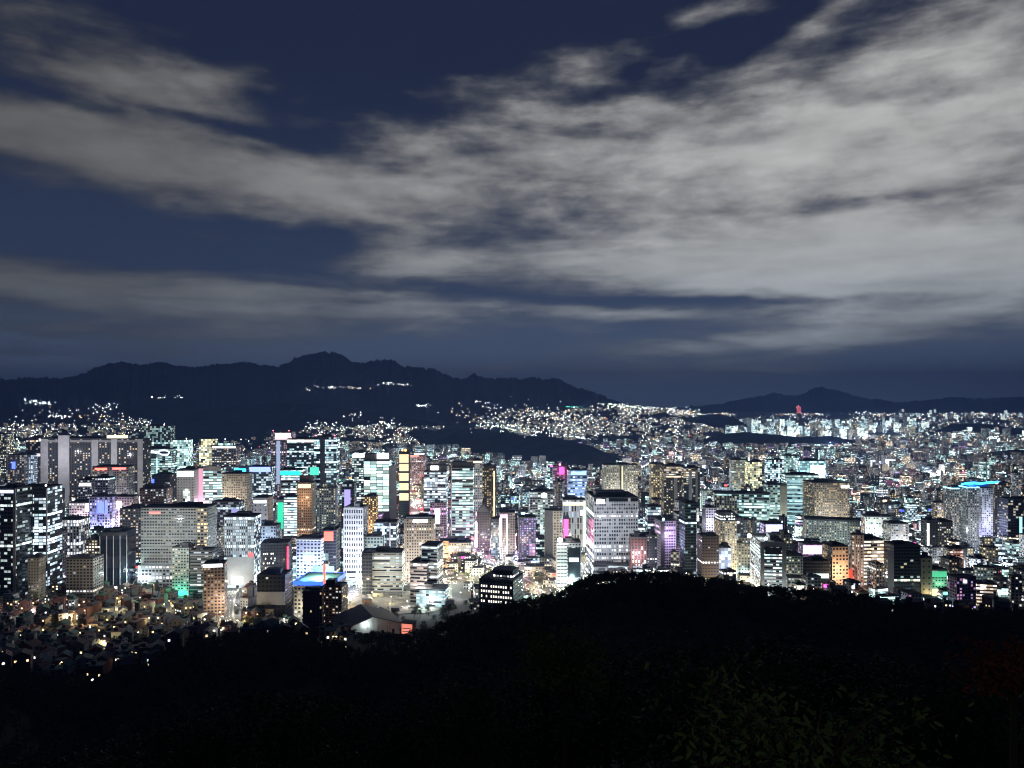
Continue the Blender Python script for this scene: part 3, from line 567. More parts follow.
def pitch(root, w, dep, h, px):
    mb = MB(); mb.box(-w/2+2, w/2-2, 2, dep-2, h+.16, h+.4); mb.build('court', plain('court_green', (.22, .34, .2)), root)
    mb = MB()
    for x0, x1, y0, y1 in ((-w/2, w/2, -.8, -.3), (-w/2, w/2, dep+.3, dep+.8), (-w/2-.8, -w/2-.3, 0, dep), (w/2+.3, w/2+.8, 0, dep)): mb.box(x0, x1, y0, y1, h-2.4, h+1.4)
    mb.build('light_border', g((.04, .14, 1.), 2.2), root)
    mb = MB(); mb.box(px(.80), px(.86), -2, -1.2, h*.3, h*1.5); mb.build('sign', g((1, .16, .12), 2), root)
    mb = MB(); mb.box(px(.1), px(.7), dep-.2, dep, h+1.5, h+8); mb.build('screen', plain('pale_screen', (.5, .55, .6)), root)
B('sports_hall', 'sports hall', 'hall with a green rooftop pitch framed in glowing royal blue, lower left', 'the blue rooftop pitch', 293, 332, 583, 622, 42, -6, sty('conc', wall=(.5, .48, .4)), 4, 4, (('call', pitch), ('rooflamp', .5, .5, 30000, (.5, .8, 1.)), ('rooflamp', .2, .3, 9000, (.1, .25, 1.)), ('lamp', .3, .4, 8, 6000, (1, .9, .7))), vb=596, plant=False)
# --- centre
B('office_tower', 'tower', 'brightest tower, a glowing pale cyan grid of glass in the centre left', 'the glowing cyan grid tower', 364, 389, 461, 540, 34, 3, sty('curtain', wall=(.07, .08, .08), fw=.93, fh=.8, p=.96, a=(.62, .95, .95), b=(.75, 1., .88), s=1.1), 9, 4.6, (('block', 0, 1, .1, .9, 11, plain('dark_crown2', (.11, .11, .12)), 'crown'), ('sign', .52, .98, 1.03, 1.10, g(WH, 5), .2), ('slab', 0, 1.02, .0, .36, plain('dark_base', (.16, .15, .15)), .6, 'lower_wall'), ('slab', 1.0, 1.3, 0, .94, CONC, -0, 'pier')), vb=510)
B('office_block', 'office', 'green-white lit block with a white roof sign left of the glowing cyan tower', None, 352, 368, 452, 508, 24, 0, sty('glassgreen', p=.6), 3.8, 3.8, (('sign', .05, .95, .9, .97, g(WH, 5)),), vb=474)
B('office_block', 'office', 'dark office with a lavender lit strip left of the glowing cyan tower', None, 342, 354, 484, 540, 22, 0, sty('glassblue', p=.15), 3.8, 3.8, (('panel', .2, .7, .6, .9, g(VI, 1.2)),), vb=505)
def gold(root, w, dep, h, px):
    for a, b in ((.06, .2), (.27, .4), (.46, .6), (.66, .78), (.83, .97)):
        mb = MB(); mb.box(px(.04), px(.96), -.8, -.03, (.35+a*.62)*h, (.35+b*.64)*h); mb.build('light_panel', g((1, .84, .5), 1.15), root)
B('office_tower', 'tower', 'slim tower of stacked yellow lit panels with an orange top beside the avenue', 'the yellow stacked tower', 399, 409, 452, 531, 18, 0, sty('dark', p=.05), 3, 3.5, (('call', gold), ('beacon', .6, .3, g((1, .45, .1), 7), 2), ('beacon', .3, .3, g((1, .7, .3), 5), 1.5)), vb=492)
B('office_block', 'office', 'pinkish lit office with a red roof line right of the yellow stacked tower', None, 410, 425, 455, 484, 24, 0, sty('brown', wall=(.4, .28, .28), p=.35, a=(1, .7, .7)), 3.6, 3.6, (('sign', .0, .6, .95, .985, g((1, .3, .25), 3)), ('sign', .3, .95, 1.02, 1.06, g(WH, 4))), vb=478)
B('office_tower', 'tower', 'blue-white lit office beside the avenue with a dark crown and square white sign', 'the blue-white avenue office', 424, 446, 472, 540, 30, 0, sty('bandcool', wall=(.32, .36, .42), a=(.65, .85, 1), b=CW, p=.6, s=1.2), 3.8, 3.8, (('block', .1, .95, .1, .9, 10, plain('dark_crown3', (.06, .06, .07)), 'crown'), ('sign', .3, .65, 1.03, 1.09, g(WH, 6), .2), ('panel', .02, .98, .78, .9, sty('curtain', a=(.6, .8, 1.), b=CW, s=.9), .25)), vb=512)
B('office_tower', 'tower', 'teal office with broad lit bands under a dark roof block, centre', 'the teal banded office', 452, 473, 468, 536, 28, 0, sty('bandteal', p=.55, pf=.35), 5, 4.2, (('block', .02, .98, .1, .9, 9, plain('dark_crown4', (.05, .06, .06)), 'crown'), ('bands', 3, 3.2, METAL, .6, .45, .8), ('slab', -.05, .0, 0, 1, STONE, .6, 'pier')), vb=500)
B('office_tower', 'tower', 'pale grey tower with a warm line along its roof, right of the teal banded office', None, 473, 482, 461, 533, 24, 0, sty('conc', wall=(.46, .46, .48), p=.14), 3.6, 3.6, (('sign', -.7, 1.0, .975, 1.0, g((1, .75, .5), 2.4)),), vb=503)
B('apartment_tower', 'apartment block', 'dark brown residential tower with warm windows and a yellow vertical light line', 'the yellow-lined dark tower', 482, 496, 466, 528, 24, 0, sty('aptwarm', wall=(.1, .08, .06), p=.4, s=1.2), 3.4, 3.2, (('panel', .82, .92, .1, .92, g((1, .85, .5), 1.6)),), vb=500)
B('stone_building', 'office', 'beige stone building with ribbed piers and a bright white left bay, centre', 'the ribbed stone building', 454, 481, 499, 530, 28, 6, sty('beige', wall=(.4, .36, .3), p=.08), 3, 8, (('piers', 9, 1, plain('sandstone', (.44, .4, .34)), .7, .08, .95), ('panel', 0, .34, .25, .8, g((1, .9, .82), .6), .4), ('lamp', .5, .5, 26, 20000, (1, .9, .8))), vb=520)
B('shop_building', 'shop', 'mauve block with a glowing white-pink sign at the foot of the avenue', None, 430, 446, 503, 541, 20, 0, sty('violet', p=.1, wall=(.35, .26, .34)), 3.4, 3.4, (('panel', .3, .62, .45, .85, g((1, .88, .95), 4)),), vb=520)
def wgrid(root, w, dep, h, px):
    mb = MB()
    for i in range(9): mb.box(px(i/8)-.62, px(i/8)+.62, -.6, -.03, 0, h*.995)
    for j in range(14): mb.box(-w/2, w/2, -.45, -.03, h*(.02+.97*j/13)-1.4, h*(.02+.97*j/13)+1.4)
    mb.build('facade_lattice', plain('white_paint', (.72, .74, .8), .7, .1), root)
B('office_tower', 'tower', 'slim bluish white tower with a regular grid of square windows, centre left', 'the white square-grid tower', 344, 363, 508, 582, 26, -3, sty('whitegrid', fw=.95, fh=.95, p=.06), 3, 3.6, (('call', wgrid), ('lamp', .5, .65, 34, 30000, (.78, .88, 1)), ('lamp', .5, .2, 30, 16000, (.8, .9, 1)), ('rooflamp', .5, .0, 5000, CW)), vb=556)
def brownsign(root, w, dep, h, px):
    mb = MB(); mb.box(px(.06), px(.94), .3, 6, h, h+2.4); mb.build('crown_wall', CONC, root)
B('office_building', 'office', 'brown grid office with a bright white sign along its top, centre', 'the brown grid office', 404, 434, 519, 583, 28, 2, sty('brown', wall=(.3, .24, .2), fw=.55, fh=.55, p=.16, s=1.), 3, 3.5, (('sign', .3, .78, .945, .99, g(WH, 6), .7), ('call', brownsign), ('slab', 0, .05, 0, 1, plain('brown_stone', (.3, .25, .21)), .6, 'pier'), ('slab', .95, 1, 0, 1, plain('brown_stone', (.3, .25, .21)), .6, 'pier'), ('lamp', .5, .55, 30, 40000, (1, .9, .8))), vb=562)
B('office_block', 'office', 'dark glass block with columns of white light left of the brown grid office', None, 374, 396, 523, 578, 24, 0, sty('glassblue', p=.4, wall=(.06, .07, .09)), 4, 3.6, (('panel', .38, .48, .05, .95, g(CW, 1.4)), ('slab', .7, .76, 0, 1, STONE, .6, 'pier')), vb=550)
B('shop_building', 'shop', 'block covered in golden lights beside the white square-grid tower', 'the gold-lit block', 363, 376, 497, 556, 18, 0, sty('brown', a=(1, .6, .2), b=YE, p=.5, s=2.), 2.4, 2.6, (('lamp', .5, .5, 12, 18000, (1, .65, .3)),), vb=524)
B('office_block', 'office', 'teal box with a dim sign front behind the long low office, centre', None, 364, 383, 537, 580, 18, 0, sty('conc', wall=(.25, .32, .32), p=.06), 4, 4, vb=552)
def longoff(root, w, dep, h, px):
    mb = MB(); mb.box(px(0), px(.26), -1.2, -.03, 0, h); mb.build('dark_bay', sty('glassdark', p=.03), root)
B('office_building', 'office', 'long low office with pale floor bands and a black left bay, centre', 'the long low office', 362, 402, 553, 594, 24, 0, sty('concband', p=.28, wall=(.4, .4, .38)), 3.4, 3.6, (('call', longoff), ('bands', 5, 1.2, CONC, .6, .05, .95), ('lamp', .7, .6, 20, 18000, (1, 1, .85))), vb=572)
B('office_building', 'office', 'stepped grey-teal building with pinkish strip bands right of the long low office', 'the stepped grey building', 410, 427, 563, 603, 22, -10, sty('warmband', wall=(.42, .38, .36), p=.2, pf=.1, a=(1, .7, .62)), 3.6, 3.6, (('wing', .55, 1.5, 8, 34, 1.4, sty('concband', p=.2)), ('lamp', .8, .5, 16, 22000, (1, .9, .8))), vb=588)
B('office_building', 'office', 'white lit low office with a dark blue roof and glowing orange gable beside the avenue', 'the orange-gabled white office', 449, 471, 543, 563, 30, 8, sty('whiteoff', fw=.6, p=.12, wall=(.6, .57, .5)), 3.4, 3.6, (('wing', -.38, -.02, 0, 22, 1.1, sty('warmband', wall=(.6, .34, .2), a=OR, b=WA)), ('lamp', .5, .5, 16, 46000, (1, .92, .7)), ('lamp', -.2, .7, 10, 20000, (1, .5, .2))), vb=559, roof=plain('blue_roof', (.03, .04, .09)))
def gable(root, w, dep, h, px):
    mb = MB()
    P = [(-w/2, h+1.3), (w/2, h+1.3), (0, h+12)]
    mb.quad([(x, 0, z) for x, z in P]); mb.quad([(x, dep, z) for x, z in P[::-1]])
    mb.quad([(w/2, 0, h+1.3), (w/2, dep, h+1.3), (0, dep, h+12), (0, 0, h+12)]); mb.quad([(-w/2, dep, h+1.3), (-w/2, 0, h+1.3), (0, 0, h+12), (0, dep, h+12)]); mb.quad([(-w/2, 0, h+1.3), (-w/2, dep, h+1.3), (w/2, dep, h+1.3), (w/2, 0, h+1.3)])
    mb.build('gable_roof', plain('slate_grey', (.15, .15, .16)), root)
B('office_tower', 'tower', 'dark gabled tower with a white light strip on its left edge, centre', 'the gabled dark tower', 477, 490, 513, 551, 22, 0, sty('brown', wall=(.14, .13, .14), p=.12), 3.4, 3.4, (('call', gable), ('panel', -.16, .02, .1, .75, g(WH, 2.4))), vb=546, plant=False)
B('office_tower', 'tower', 'bluish dark office with white bands left of the mauve-grey tower', None, 491, 500, 520, 558, 20, 0, sty('glassblue', p=.3, s=.8), 3.4, 3.4, vb=553)
B('office_tower', 'tower', 'mauve-grey tower with a white-magenta vertical sign, centre', 'the magenta-sign tower', 500, 515, 513, 561, 22, 0, sty('conc', wall=(.3, .26, .28), p=.06), 3.4, 3.4, (('panel', -.05, .12, .3, .9, g((1, .75, 1), 2.2)), ('sign', .0, .5, .9, .97, g((1, .35, .85), 2.5)), ('panel', .42, .5, .1, .95, g(WH, 1.4))), vb=554)
def plaza_front(root, w, dep, h, px):
    mb = MB(); mb.box(-w/2-1, w/2+1, -2.2, dep+1, h+1.3, h+1.9); mb.build('roof_slab', CONC, root)
B('pavilion', 'pavilion', 'low teal-white lit glass pavilion on the bright plaza', 'the lit plaza pavilion', 416, 445, 590, 607, 20, -8, sty('bandcool', wall=(.55, .6, .6), p=.7, s=1.), 3.6, 4, (('call', plaza_front), ('lamp', .5, .4, 14, 14000, (.7, 1, 1))), vb=603)
def darkblock_win(root, w, dep, h, px): pass
B('office_building', 'office', 'dark school-like block with rows of bright white windows above the trees', 'the dark block with bright windows', 478, 514, 580, 622, 34, -18, sty('dark', wall=(.12, .11, .10), p=0, pf=0), 3.4, 3.6, (('windows', 13, 4, .04, .97, .42, .9, .46, .42, .74, g((1, .92, .82), 2.2)), ('block', .3, .9, .3, .9, 8, sty('dark', wall=(.12, .12, .11), p=.0), 'upper_storey')), vb=606, par=.8)
# --- right centre
B('apartment_tower', 'apartment block', 'pair of joined warm-lit apartment slabs with a bright stair line between, centre right', 'the twin warm apartment slabs', 604, 638, 465, 525, 24, 3, sty('aptwarm', wall=(.46, .43, .38), p=.45, a=YE, b=CW, s=1.3), 3.2, 3, (('panel', .515, .55, .12, .98, g((1, .86, .55), 1.2)), ('slab', .47, .515, .1, .98, METAL, .6, 'stair_bay'), ('lamp', .3, .5, 24, 22000, (1, .95, .85)), ('lamp', .8, .5, 24, 22000, (1, .95, .85))), vb=500)
def bigoff(root, w, dep, h, px):
    mb = MB()
    for i in range(19): mb.box(px(i/18)-.45, px(i/18)+.45, -1., -.03, .03*h, .96*h)
    mb.build('facade_fins', plain('white_fin', (.6, .6, .64), .7, .1), root)
    mb = MB()
    for j in range(21): mb.box(-w/2, w/2, -.75, -.03, h*(.04+.9*j/20)-.8, h*(.04+.9*j/20)+.8)
    mb.build('floor_slabs', plain('white_fin', (.6, .6, .64), .7, .1), root)
    mb = MB(); mb.box(px(.05), px(.24), -1.6, -1.02, .935*h, .985*h); mb.build('sign', g(WH, 3), root)
    mb = MB()
    for i in range(30): mb.box(px(.06+.7*i/29)-.25, px(.06+.7*i/29)+.25, 8, 8.6, h, h+7.5)
    mb.box(px(.06), px(.76), 9, 30, h, h+7); mb.build('louvred_plant', ROOFL, root)
    mb = MB(); mb.sides([(px(-.06), -16), (px(.78), -16), (px(.78), -2), (px(-.06), -2)], 0, h*.22, 4, 5.4); mb.cap([(px(-.06), -16), (px(.78), -16), (px(.78), -2), (px(-.06), -2)], h*.22); pd = mb.build('podium', sty('whiteoff', wall=(.55, .6, .62), fw=.6, fh=.62, p=.6, a=(.7, .85, 1), b=CW, s=1.), root)
    mb = MB(); mb.box(px(-.065), px(.785), -16.4, -1.5, h*.22, h*.24); mb.build('podium_roof', ROOF, pd)
B('office_building', 'office', 'big white ribbed office slab with a podium, the largest building right of centre', 'the big white ribbed office', 594, 638, 498, 582, 62, 3, sty('whiteoff', wall=(.56, .57, .6), fw=1., fh=.9, p=.28, pf=.2, a=(.88, .9, 1), b=WH, s=.75), 2.95, 4.55, (('call', bigoff), ('lamp', .3, .7, 50, 42000, (.9, .9, 1)), ('lamp', .8, .4, 50, 42000, (.9, .88, 1)), ('lamp', .3, .08, 24, 40000, (.8, .95, 1)), ('lamp', -.5, .5, -30, 40000, (.7, .85, 1.)), ('lamp', .45, .06, 24, 12000, (1, .97, .9))), vb=572, plant=False)
B('shop_building', 'shop', 'shop tower glowing hot magenta below the dark wooded hill', 'the magenta glowing shop', 553, 567, 466, 512, 20, 0, sty('conc', wall=(.3, .29, .32), a=CW, b=PK, p=.3), 3.4, 3.4, (('sign', .45, .8, .82, .97, g((1, .06, .4), 4)), ('beacon', .5, .2, g((1, .2, .55), 10), 2), ('lamp', .5, .9, 14, 8000, (1, .1, .45))), vb=485)
B('office_block', 'office', 'blue-white lit modern block right of the magenta glowing shop', 'the blue-lit modern block', 568, 587, 470, 518, 24, 0, sty('bluewhite', wall=(.4, .5, .75), fw=1, fh=.5, p=.7, s=.9), 4, 4.5, (('sign', .15, .95, .9, .97, g((.3, .5, 1), 2.5)), ('lamp', .5, .5, 20, 30000, (.4, .6, 1.))), vb=488)
B('office_block', 'office', 'white-green lit glass office in the dense centre, left of the yellow-topped block', 'the white-green glass office', 530, 553, 492, 545, 24, 4, sty('glassgreen', p=.6, wall=(.4, .45, .43), s=.9), 3.8, 3.6, (('sign', .5, .72, .9, .97, g(WH, 4)), ('lamp', .5, .3, 18, 30000, (.85, 1, .95))), vb=522)
B('office_block', 'office', 'block with a yellow glowing top and pale blue vertical panels, centre', 'the yellow-topped block', 563, 585, 500, 552, 22, 0, sty('bluewhite', wall=(.45, .5, .56), fw=.55, fh=.9, p=.6, s=.7), 4, 8, (('sign', .0, .96, .9, .96, g((1, .82, .4), 3)), ('sign', .8, .96, .7, .8, g(WH, 5)), ('panel', .92, 1.04, .1, .99, g((.85, 1, .9), .8))), vb=522)
B('apartment_tower', 'apartment block', 'slender dark and beige split tower in the centre', None, 545, 562, 511, 566, 18, 0, sty('beige', p=.1), 4, 3.6, (('slab', 0, .45, 0, 1, METAL, .5, 'dark_bay'),), vb=530)
B('office_tower', 'tower', 'dark tower with blue and magenta changing lights on its face, centre', 'the blue-magenta media tower', 519, 536, 518, 564, 26, 2, sty('violet', wall=(.12, .12, .2), a=(.35, .45, 1), b=(.9, .4, .9), p=.55, s=.9, fw=.6, fh=.5), 3, 3, (('panel', .6, .95, .03, .45, sty('violet', a=PK, b=VI, p=.9, s=1.2), .3), ('slab', -.02, .05, 0, 1, METAL, .6, 'pier'), ('rooflamp', .5, .4, 4000, (.7, 1, .95))), vb=560)
B('sign_tower', 'sign tower', 'thin magenta-red neon vertical sign in the centre crowd', None, 563, 569, 517, 560, 6, 0, sty('dark'), 3, 3, (('sign', .1, .9, .3, .95, g((1, .12, .4), 2)),), vb=536, plant=False)
def modern(root, w, dep, h, px):
    mb = MB(); mb.box(px(0), px(.42), -1.2, -.03, 0, h*.99); mb.build('pale_bay', sty('conc', wall=(.55, .58, .58), p=.05, fw=.9, fh=.3), root)
    mb = MB(); mb.box(px(.46), px(.97), -.6, -.03, .3*h, .9*h); mb.build('glass_bay', GLASS, root)
    mb = MB(); mb.box(px(.5), px(.9), -.9, -.62, .62*h, .7*h); mb.build('light_panel', g(CW, 2.4), root)
    mb = MB(); mb.box(px(.5), px(.9), -.9, -.62, .2*h, .28*h); mb.build('light_panel', g((.8, .95, 1), 2.4), root)
B('office_block', 'office', 'modern block, half pale wall and half dark glass, with a white roof floodlight', 'the half pale half glass block', 557, 581, 543, 592, 24, 0, 'conc', 3.4, 3.6, (('call', modern), ('beacon', .13, .1, g(WH, 14), 3.2), ('rooflamp', .1, -.3, 16000, WH), ('lamp', .5, .2, 14, 24000, (.9, 1, .9))), vb=576)
B('brick_building', 'apartment block', 'dark red brick block with tall warm windows right of the big white office', 'the dark red brick block', 631, 647, 538, 590, 24, -4, sty('brick', p=.0), 3.4, 3.3, (('windows', 5, 7, .06, .96, .25, .85, .34, .62, .5, g((1, .85, .6), 2.4)),), vb=573)
B('office_block', 'office', 'black narrow block with small lamps attached to the dark red brick block', None, 647, 657, 536, 590, 22, 0, sty('dark', p=.16, s=1.1), 3, 3.2, vb=571)
B('office_tower', 'tower', 'tower with one wall flooded lavender and a cyan corner light, right of centre', 'the lavender tower', 661, 676, 521, 578, 26, 8, sty('violet', wall=(.58, .5, .72), p=.05), 3.2, 3.4, (('slab', -.05, .22, 0, .98, METAL, .5, 'dark_bay'), ('beacon', .12, -.05, g((.4, .95, 1), 8), 1.6), ('lamp', .6, .7, 14, 20000, (.8, .65, 1)), ('lamp', .6, .2, 14, 20000, (.85, .7, 1))), vb=556)
B('office_block', 'office', 'grey-green block with even windows right of the lavender tower', None, 677, 690, 514, 573, 22, 0, sty('conc', wall=(.36, .4, .38), p=.2), 3.4, 3.4, vb=545)
B('office_block', 'office', 'teal glass block behind the lavender tower', None, 648, 661, 507, 562, 22, 0, sty('glassblue', a=TE, p=.3), 3.6, 3.6, vb=535)
B('apartment_tower', 'apartment block', 'warm brown residential tower left of the white-pillared tower, right of centre', None, 651, 664, 464, 522, 22, 0, sty('aptwarm', p=.5), 3.2, 3, vb=500)
B('apartment_tower', 'apartment block', 'dark residential tower with a warm lit crown and white pillar, right of centre', 'the white-pillared tower', 664, 684, 466, 525, 26, 0, sty('aptgrey', wall=(.14, .13, .12), p=.4), 3.4, 3.1, (('panel', 0, .95, .8, .99, sty('warmband', s=.8), .3), ('slab', .5, .66, 0, .8, STONE, .9, 'pier')), vb=502)
B('apartment_tower', 'apartment block', 'dark glass tower split by two white pillars right of the white-pillared tower', 'the two-pillared glass tower', 684, 700, 468, 528, 24, 0, sty('glassdark', wall=(.1, .12, .12), p=.3, b=YE), 3.4, 3.2, (('slab', .3, .5, 0, .97, STONE, .9, 'pier'), ('slab', .72, .85, .0, .97, plain('sandstone', (.44, .4, .34)), .7, 'pier'), ('panel', .0, .7, .86, .99, sty('warmband', s=.8), .3)), vb=506)
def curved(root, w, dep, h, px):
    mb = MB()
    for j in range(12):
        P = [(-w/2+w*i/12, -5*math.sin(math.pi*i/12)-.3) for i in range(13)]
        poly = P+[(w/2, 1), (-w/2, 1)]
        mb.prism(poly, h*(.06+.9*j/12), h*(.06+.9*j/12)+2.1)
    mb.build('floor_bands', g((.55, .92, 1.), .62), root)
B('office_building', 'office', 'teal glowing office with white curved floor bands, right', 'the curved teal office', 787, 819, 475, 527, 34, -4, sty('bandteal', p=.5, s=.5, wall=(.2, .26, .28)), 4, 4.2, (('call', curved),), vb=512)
B('office_block', 'office', 'cyan flooded block with a blazing white-cyan roof sign behind the curved teal office', 'the blazing cyan sign block', 800, 826, 461, 502, 26, 0, sty('curtain', a=(.5, .95, 1), b=TE, s=.7), 4, 4, (('sign', .4, .95, .6, .9, g((.75, 1, 1), 5)), ('lamp', .8, .6, 16, 60000, (.5, .95, 1.))), vb=476)
B('apartment_building', 'apartment block', 'large beige apartment block with many warm windows, right', 'the large beige apartments', 814, 850, 483, 548, 40, 4, sty('aptwarm', wall=(.4, .37, .31), fw=.5, fh=.5, p=.42, a=YE, b=WA, s=1.2), 3, 3, (('sign', .76, .99, .92, .965, g(WH, 3)), ('lamp', .4, .5, 26, 26000, (1, .95, .85)), ('rooflamp', 1.0, .2, 5000, TE)), vb=524)
def sloped(root, w, dep, h, px):
    mb = MB(); mb.prism([(-w/2-2, -2), (w/2+2, -2), (w/2+2, dep+2), (-w/2-2, dep+2)], h+1.3, h+2.3); mb.build('roof_slab', ROOF, root)
B('office_building', 'office', 'long low building with a dark roof and teal-lit right half, right', 'the long low teal-lit building', 715, 768, 494, 533, 26, -14, sty('bandteal', p=.55, s=.9), 3.6, 4, (('call', sloped), ('panel', 0, .42, .0, .95, sty('beige', wall=(.4, .36, .3), fw=.5, fh=.8), .4)), vb=513)
B('apartment_building', 'apartment block', 'stepped low apartments with a dark sloping roof below the large beige apartments', None, 808, 858, 521, 562, 24, -16, sty('aptgrey', wall=(.3, .3, .3), p=.3), 3.2, 3, (('call', sloped),), vb=538)
B('office_block', 'office', 'small teal and brown office between long low building and curved teal office', None, 768, 787, 485, 532, 22, 0, sty('bandteal', p=.5, s=.7), 3.6, 3.6, (('slab', .62, 1, 0, .98, plain('brown_stone', (.3, .25, .21)), .8, 'brown_bay'),), vb=505)
B('office_block', 'office', 'yellow-green lit block among the trees, right', None, 748, 762, 462, 505, 22, 0, sty('curtain', a=(.9, 1, .7), b=YE, s=.6), 3.6, 3.6, (('lamp', .5, .1, 14, 40000, (.9, 1, .6)),), vb=484)
B('office_block', 'office', 'grey-teal lit residential block left of the yellow-green lit block', None, 732, 748, 460, 502, 22, 0, sty('aptwhite', p=.5, a=TE), 3.4, 3.2, (('lamp', .5, .1, 14, 24000, (.9, 1, .8)),), vb=482)
B('office_block', 'office', 'blue-teal lit block with an even window grid, left of the curved teal office', None, 768, 784, 460, 502, 22, 0, sty('glassblue', p=.7, a=TE), 3.6, 3.4, vb=482)
B('office_block', 'office', 'teal lit block below the park hill, left of the blazing cyan sign block', None, 784, 799, 456, 495, 22, 0, sty('curtain', s=.5), 3.6, 3.4, (('lamp', .5, .4, 20, 30000, (.5, 1, .9)),), vb=474)
B('office_tower', 'tower', 'dark teal glass tower with one column of white windows, right of centre', 'the dark teal tower', 685, 699, 504, 583, 26, 4, sty('glassdark', wall=(.07, .12, .13), p=.1, a=TE, b=CW), 3.6, 3.5, (('panel', .84, .98, .1, .95, sty('curtain', a=WH, b=CW, s=1.), .4),), vb=560)
B('office_tower', 'tower', 'lavender white lit slab next to the dark teal tower', 'the lavender white slab', 706, 716, 508, 566, 20, 0, sty('violet', wall=(.62, .6, .72), p=.25, a=CW, b=VI, s=.8), 3.2, 3.4, (('lamp', .5, .7, 14, 24000, (.85, .85, 1)), ('slab', -.4, -.05, 0, .98, METAL, .3, 'dark_bay')), vb=530)
B('office_block', 'office', 'near-black brown block with two lit window rows, right of centre', None, 702, 719, 537, 594, 24, 0, sty('dark', wall=(.09, .06, .05), p=.04, pf=.12), 3.4, 3.4, (('panel', 0, 1, .0, .28, sty('conc', wall=(.36, .38, .34), p=.35), .3),), vb=573)
B('apartment_tower', 'apartment block', 'warm speckled residential tower with a dark domed crown, right of centre', 'the warm speckled tower', 720, 737, 521, 588, 24, 3, sty('aptwarm', wall=(.42, .38, .32), p=.5, a=YE, b=WA, s=1.3), 2.8, 2.9, (('block', .08, .96, .1, .9, 10, sty('dark', p=.1), 'crown'), ('lamp', .3, .6, 16, 16000, (1, .92, .8))), vb=550)
B('shop_building', 'shop', 'box front glowing blue-white below the warm speckled tower', 'the glowing blue-white box', 718, 731, 548, 593, 18, 0, sty('bluewhite', fw=.9, fh=.85, p=.98, a=(.6, .74, 1), b=(.72, .82, 1), s=.62), 3.4, 3.4, (('lamp', .5, .4, 12, 10000, (.7, .8, 1)),), vb=570)
def cornerframe(root, w, dep, h, px):
    mb = MB(); st_ = STONE
    mb.box(px(-.02), px(.14), -1.6, -.03, 0, h+1.3); mb.box(px(.86), px(1.02), -1.6, -.03, 0, h+1.3); mb.box(px(.14), px(.86), -1.6, -.03, h*.95, h+1.3)
    mb.build('stone_frame', CONC, root)
    mb = MB(); mb.box(px(.18), px(.84), -1.2, -.03, .82*h, .93*h); mb.build('dark_band', METAL, root)
B('office_building', 'office', 'grey framed corner office with bright floors and roof floodlights, right of centre', 'the grey framed corner office', 761, 785, 543, 606, 56, -6, sty('concband', wall=(.34, .34, .36), fh=.45, p=.5, pf=.3, a=TE, b=WH, s=1.15), 3.2, 3.6, (('call', cornerframe), ('beacon', -.25, .5, g((.85, 1, 1), 10), 2.4), ('beacon', .3, .2, g((.85, 1, 1), 8), 2), ('rooflamp', .2, .5, 12000, (.85, 1, 1)), ('lamp', -.8, .5, -20, 20000, (.8, .9, 1)), ('lamp', .5, .2, 16, 16000, (.95, 1, .9))), vb=585)
B('shop_building', 'shop', 'low hall glowing purple-white behind the grey framed corner office', None, 764, 783, 524, 557, 22, 0, sty('violet', a=VI, b=CW, p=.7, s=1.), 3.6, 3.6, (('sign', .1, .95, .75, .98, g((.7, .75, 1), 2.4)),), vb=537)
B('shop_building', 'shop', 'row of shops under a pink and lavender lit sign, right', 'the pink sign shops', 803, 822, 544, 580, 16, 0, sty('violet', p=.4), 3.4, 3.6, (('sign', 0, 1, .72, .96, g((.9, .62, .95), 1.8)),), vb=556)
B('office_block', 'office', 'orange-white lit block with a regular window grid and a red neighbour, right', 'the orange-white grid block', 832, 849, 547, 596, 22, 5, sty('beige', wall=(.62, .46, .34), fw=.6, fh=.55, p=.3, a=WA, b=YE, s=1.), 4, 4, (('lamp', .3, .5, 14, 30000, (1, .7, .45)), ('slab', 1.02, 1.25, 0, .55, plain('red_panel', (.5, .08, .05)), -.0, 'red_bay'), ('lamp', 1.15, .3, 8, 6000, (1, .2, .1))), vb=573)
B('office_block', 'office', 'dark office with a single white lit floor left of the orange-white grid block', None, 804, 830, 562, 598, 22, 0, sty('glassdark', p=.04), 3.6, 3.6, (('panel', .35, .95, .55, .68, g((.8, 1, .95), 1.1)),), vb=580)
B('office_block', 'office', 'pale greenish facade right of the grey framed corner office', None, 786, 803, 556, 600, 22, 0, sty('aptwhite', wall=(.5, .54, .48), p=.3, a=PG), 3.2, 3.3, (('lamp', .4, .3, 12, 18000, (.95, 1, .9)),), vb=582)
def warmfront(root, w, dep, h, px): pass
B('office_block', 'office', 'white and orange horizontally banded office, far right', 'the orange banded office', 864, 884, 540, 589, 24, 4, sty('warmband', wall=(.6, .5, .42), p=.8, pf=.5, s=.9), 3.6, 4, (('lamp', .4, .4, 14, 30000, (1, .85, .7)),), vb=564)
B('office_block', 'office', 'dark teal glass office right of the orange banded office', 'the dark teal glass office', 894, 920, 546, 598, 24, 0, sty('glassdark', wall=(.06, .09, .09), p=.06, a=TE), 3.6, 3.6, (('slab', -.25, .0, .1, .9, STONE, .0, 'pale_bay'), ('bands', 5, .3, METAL, .3, .1, .9)), vb=574)
B('office_block', 'office', 'small plain beige box right of the dark teal glass office', None, 921, 932, 558, 598, 14, 0, sty('blank', wall=(.42, .38, .28)), 6, 6, vb=568)
B('apartment_building', 'apartment block', 'pale apartment block of two bright columns behind the dark teal glass office', 'the two-column pale apartments', 891, 908, 524, 570, 22, 0, sty('aptwhite', fw=.7, p=.5, s=.9), 3.2, 3.2, (('piers', 3, 1.6, STONE, .8), ('lamp', .5, .5, 16, 30000, (.95, .98, 1))), vb=543)
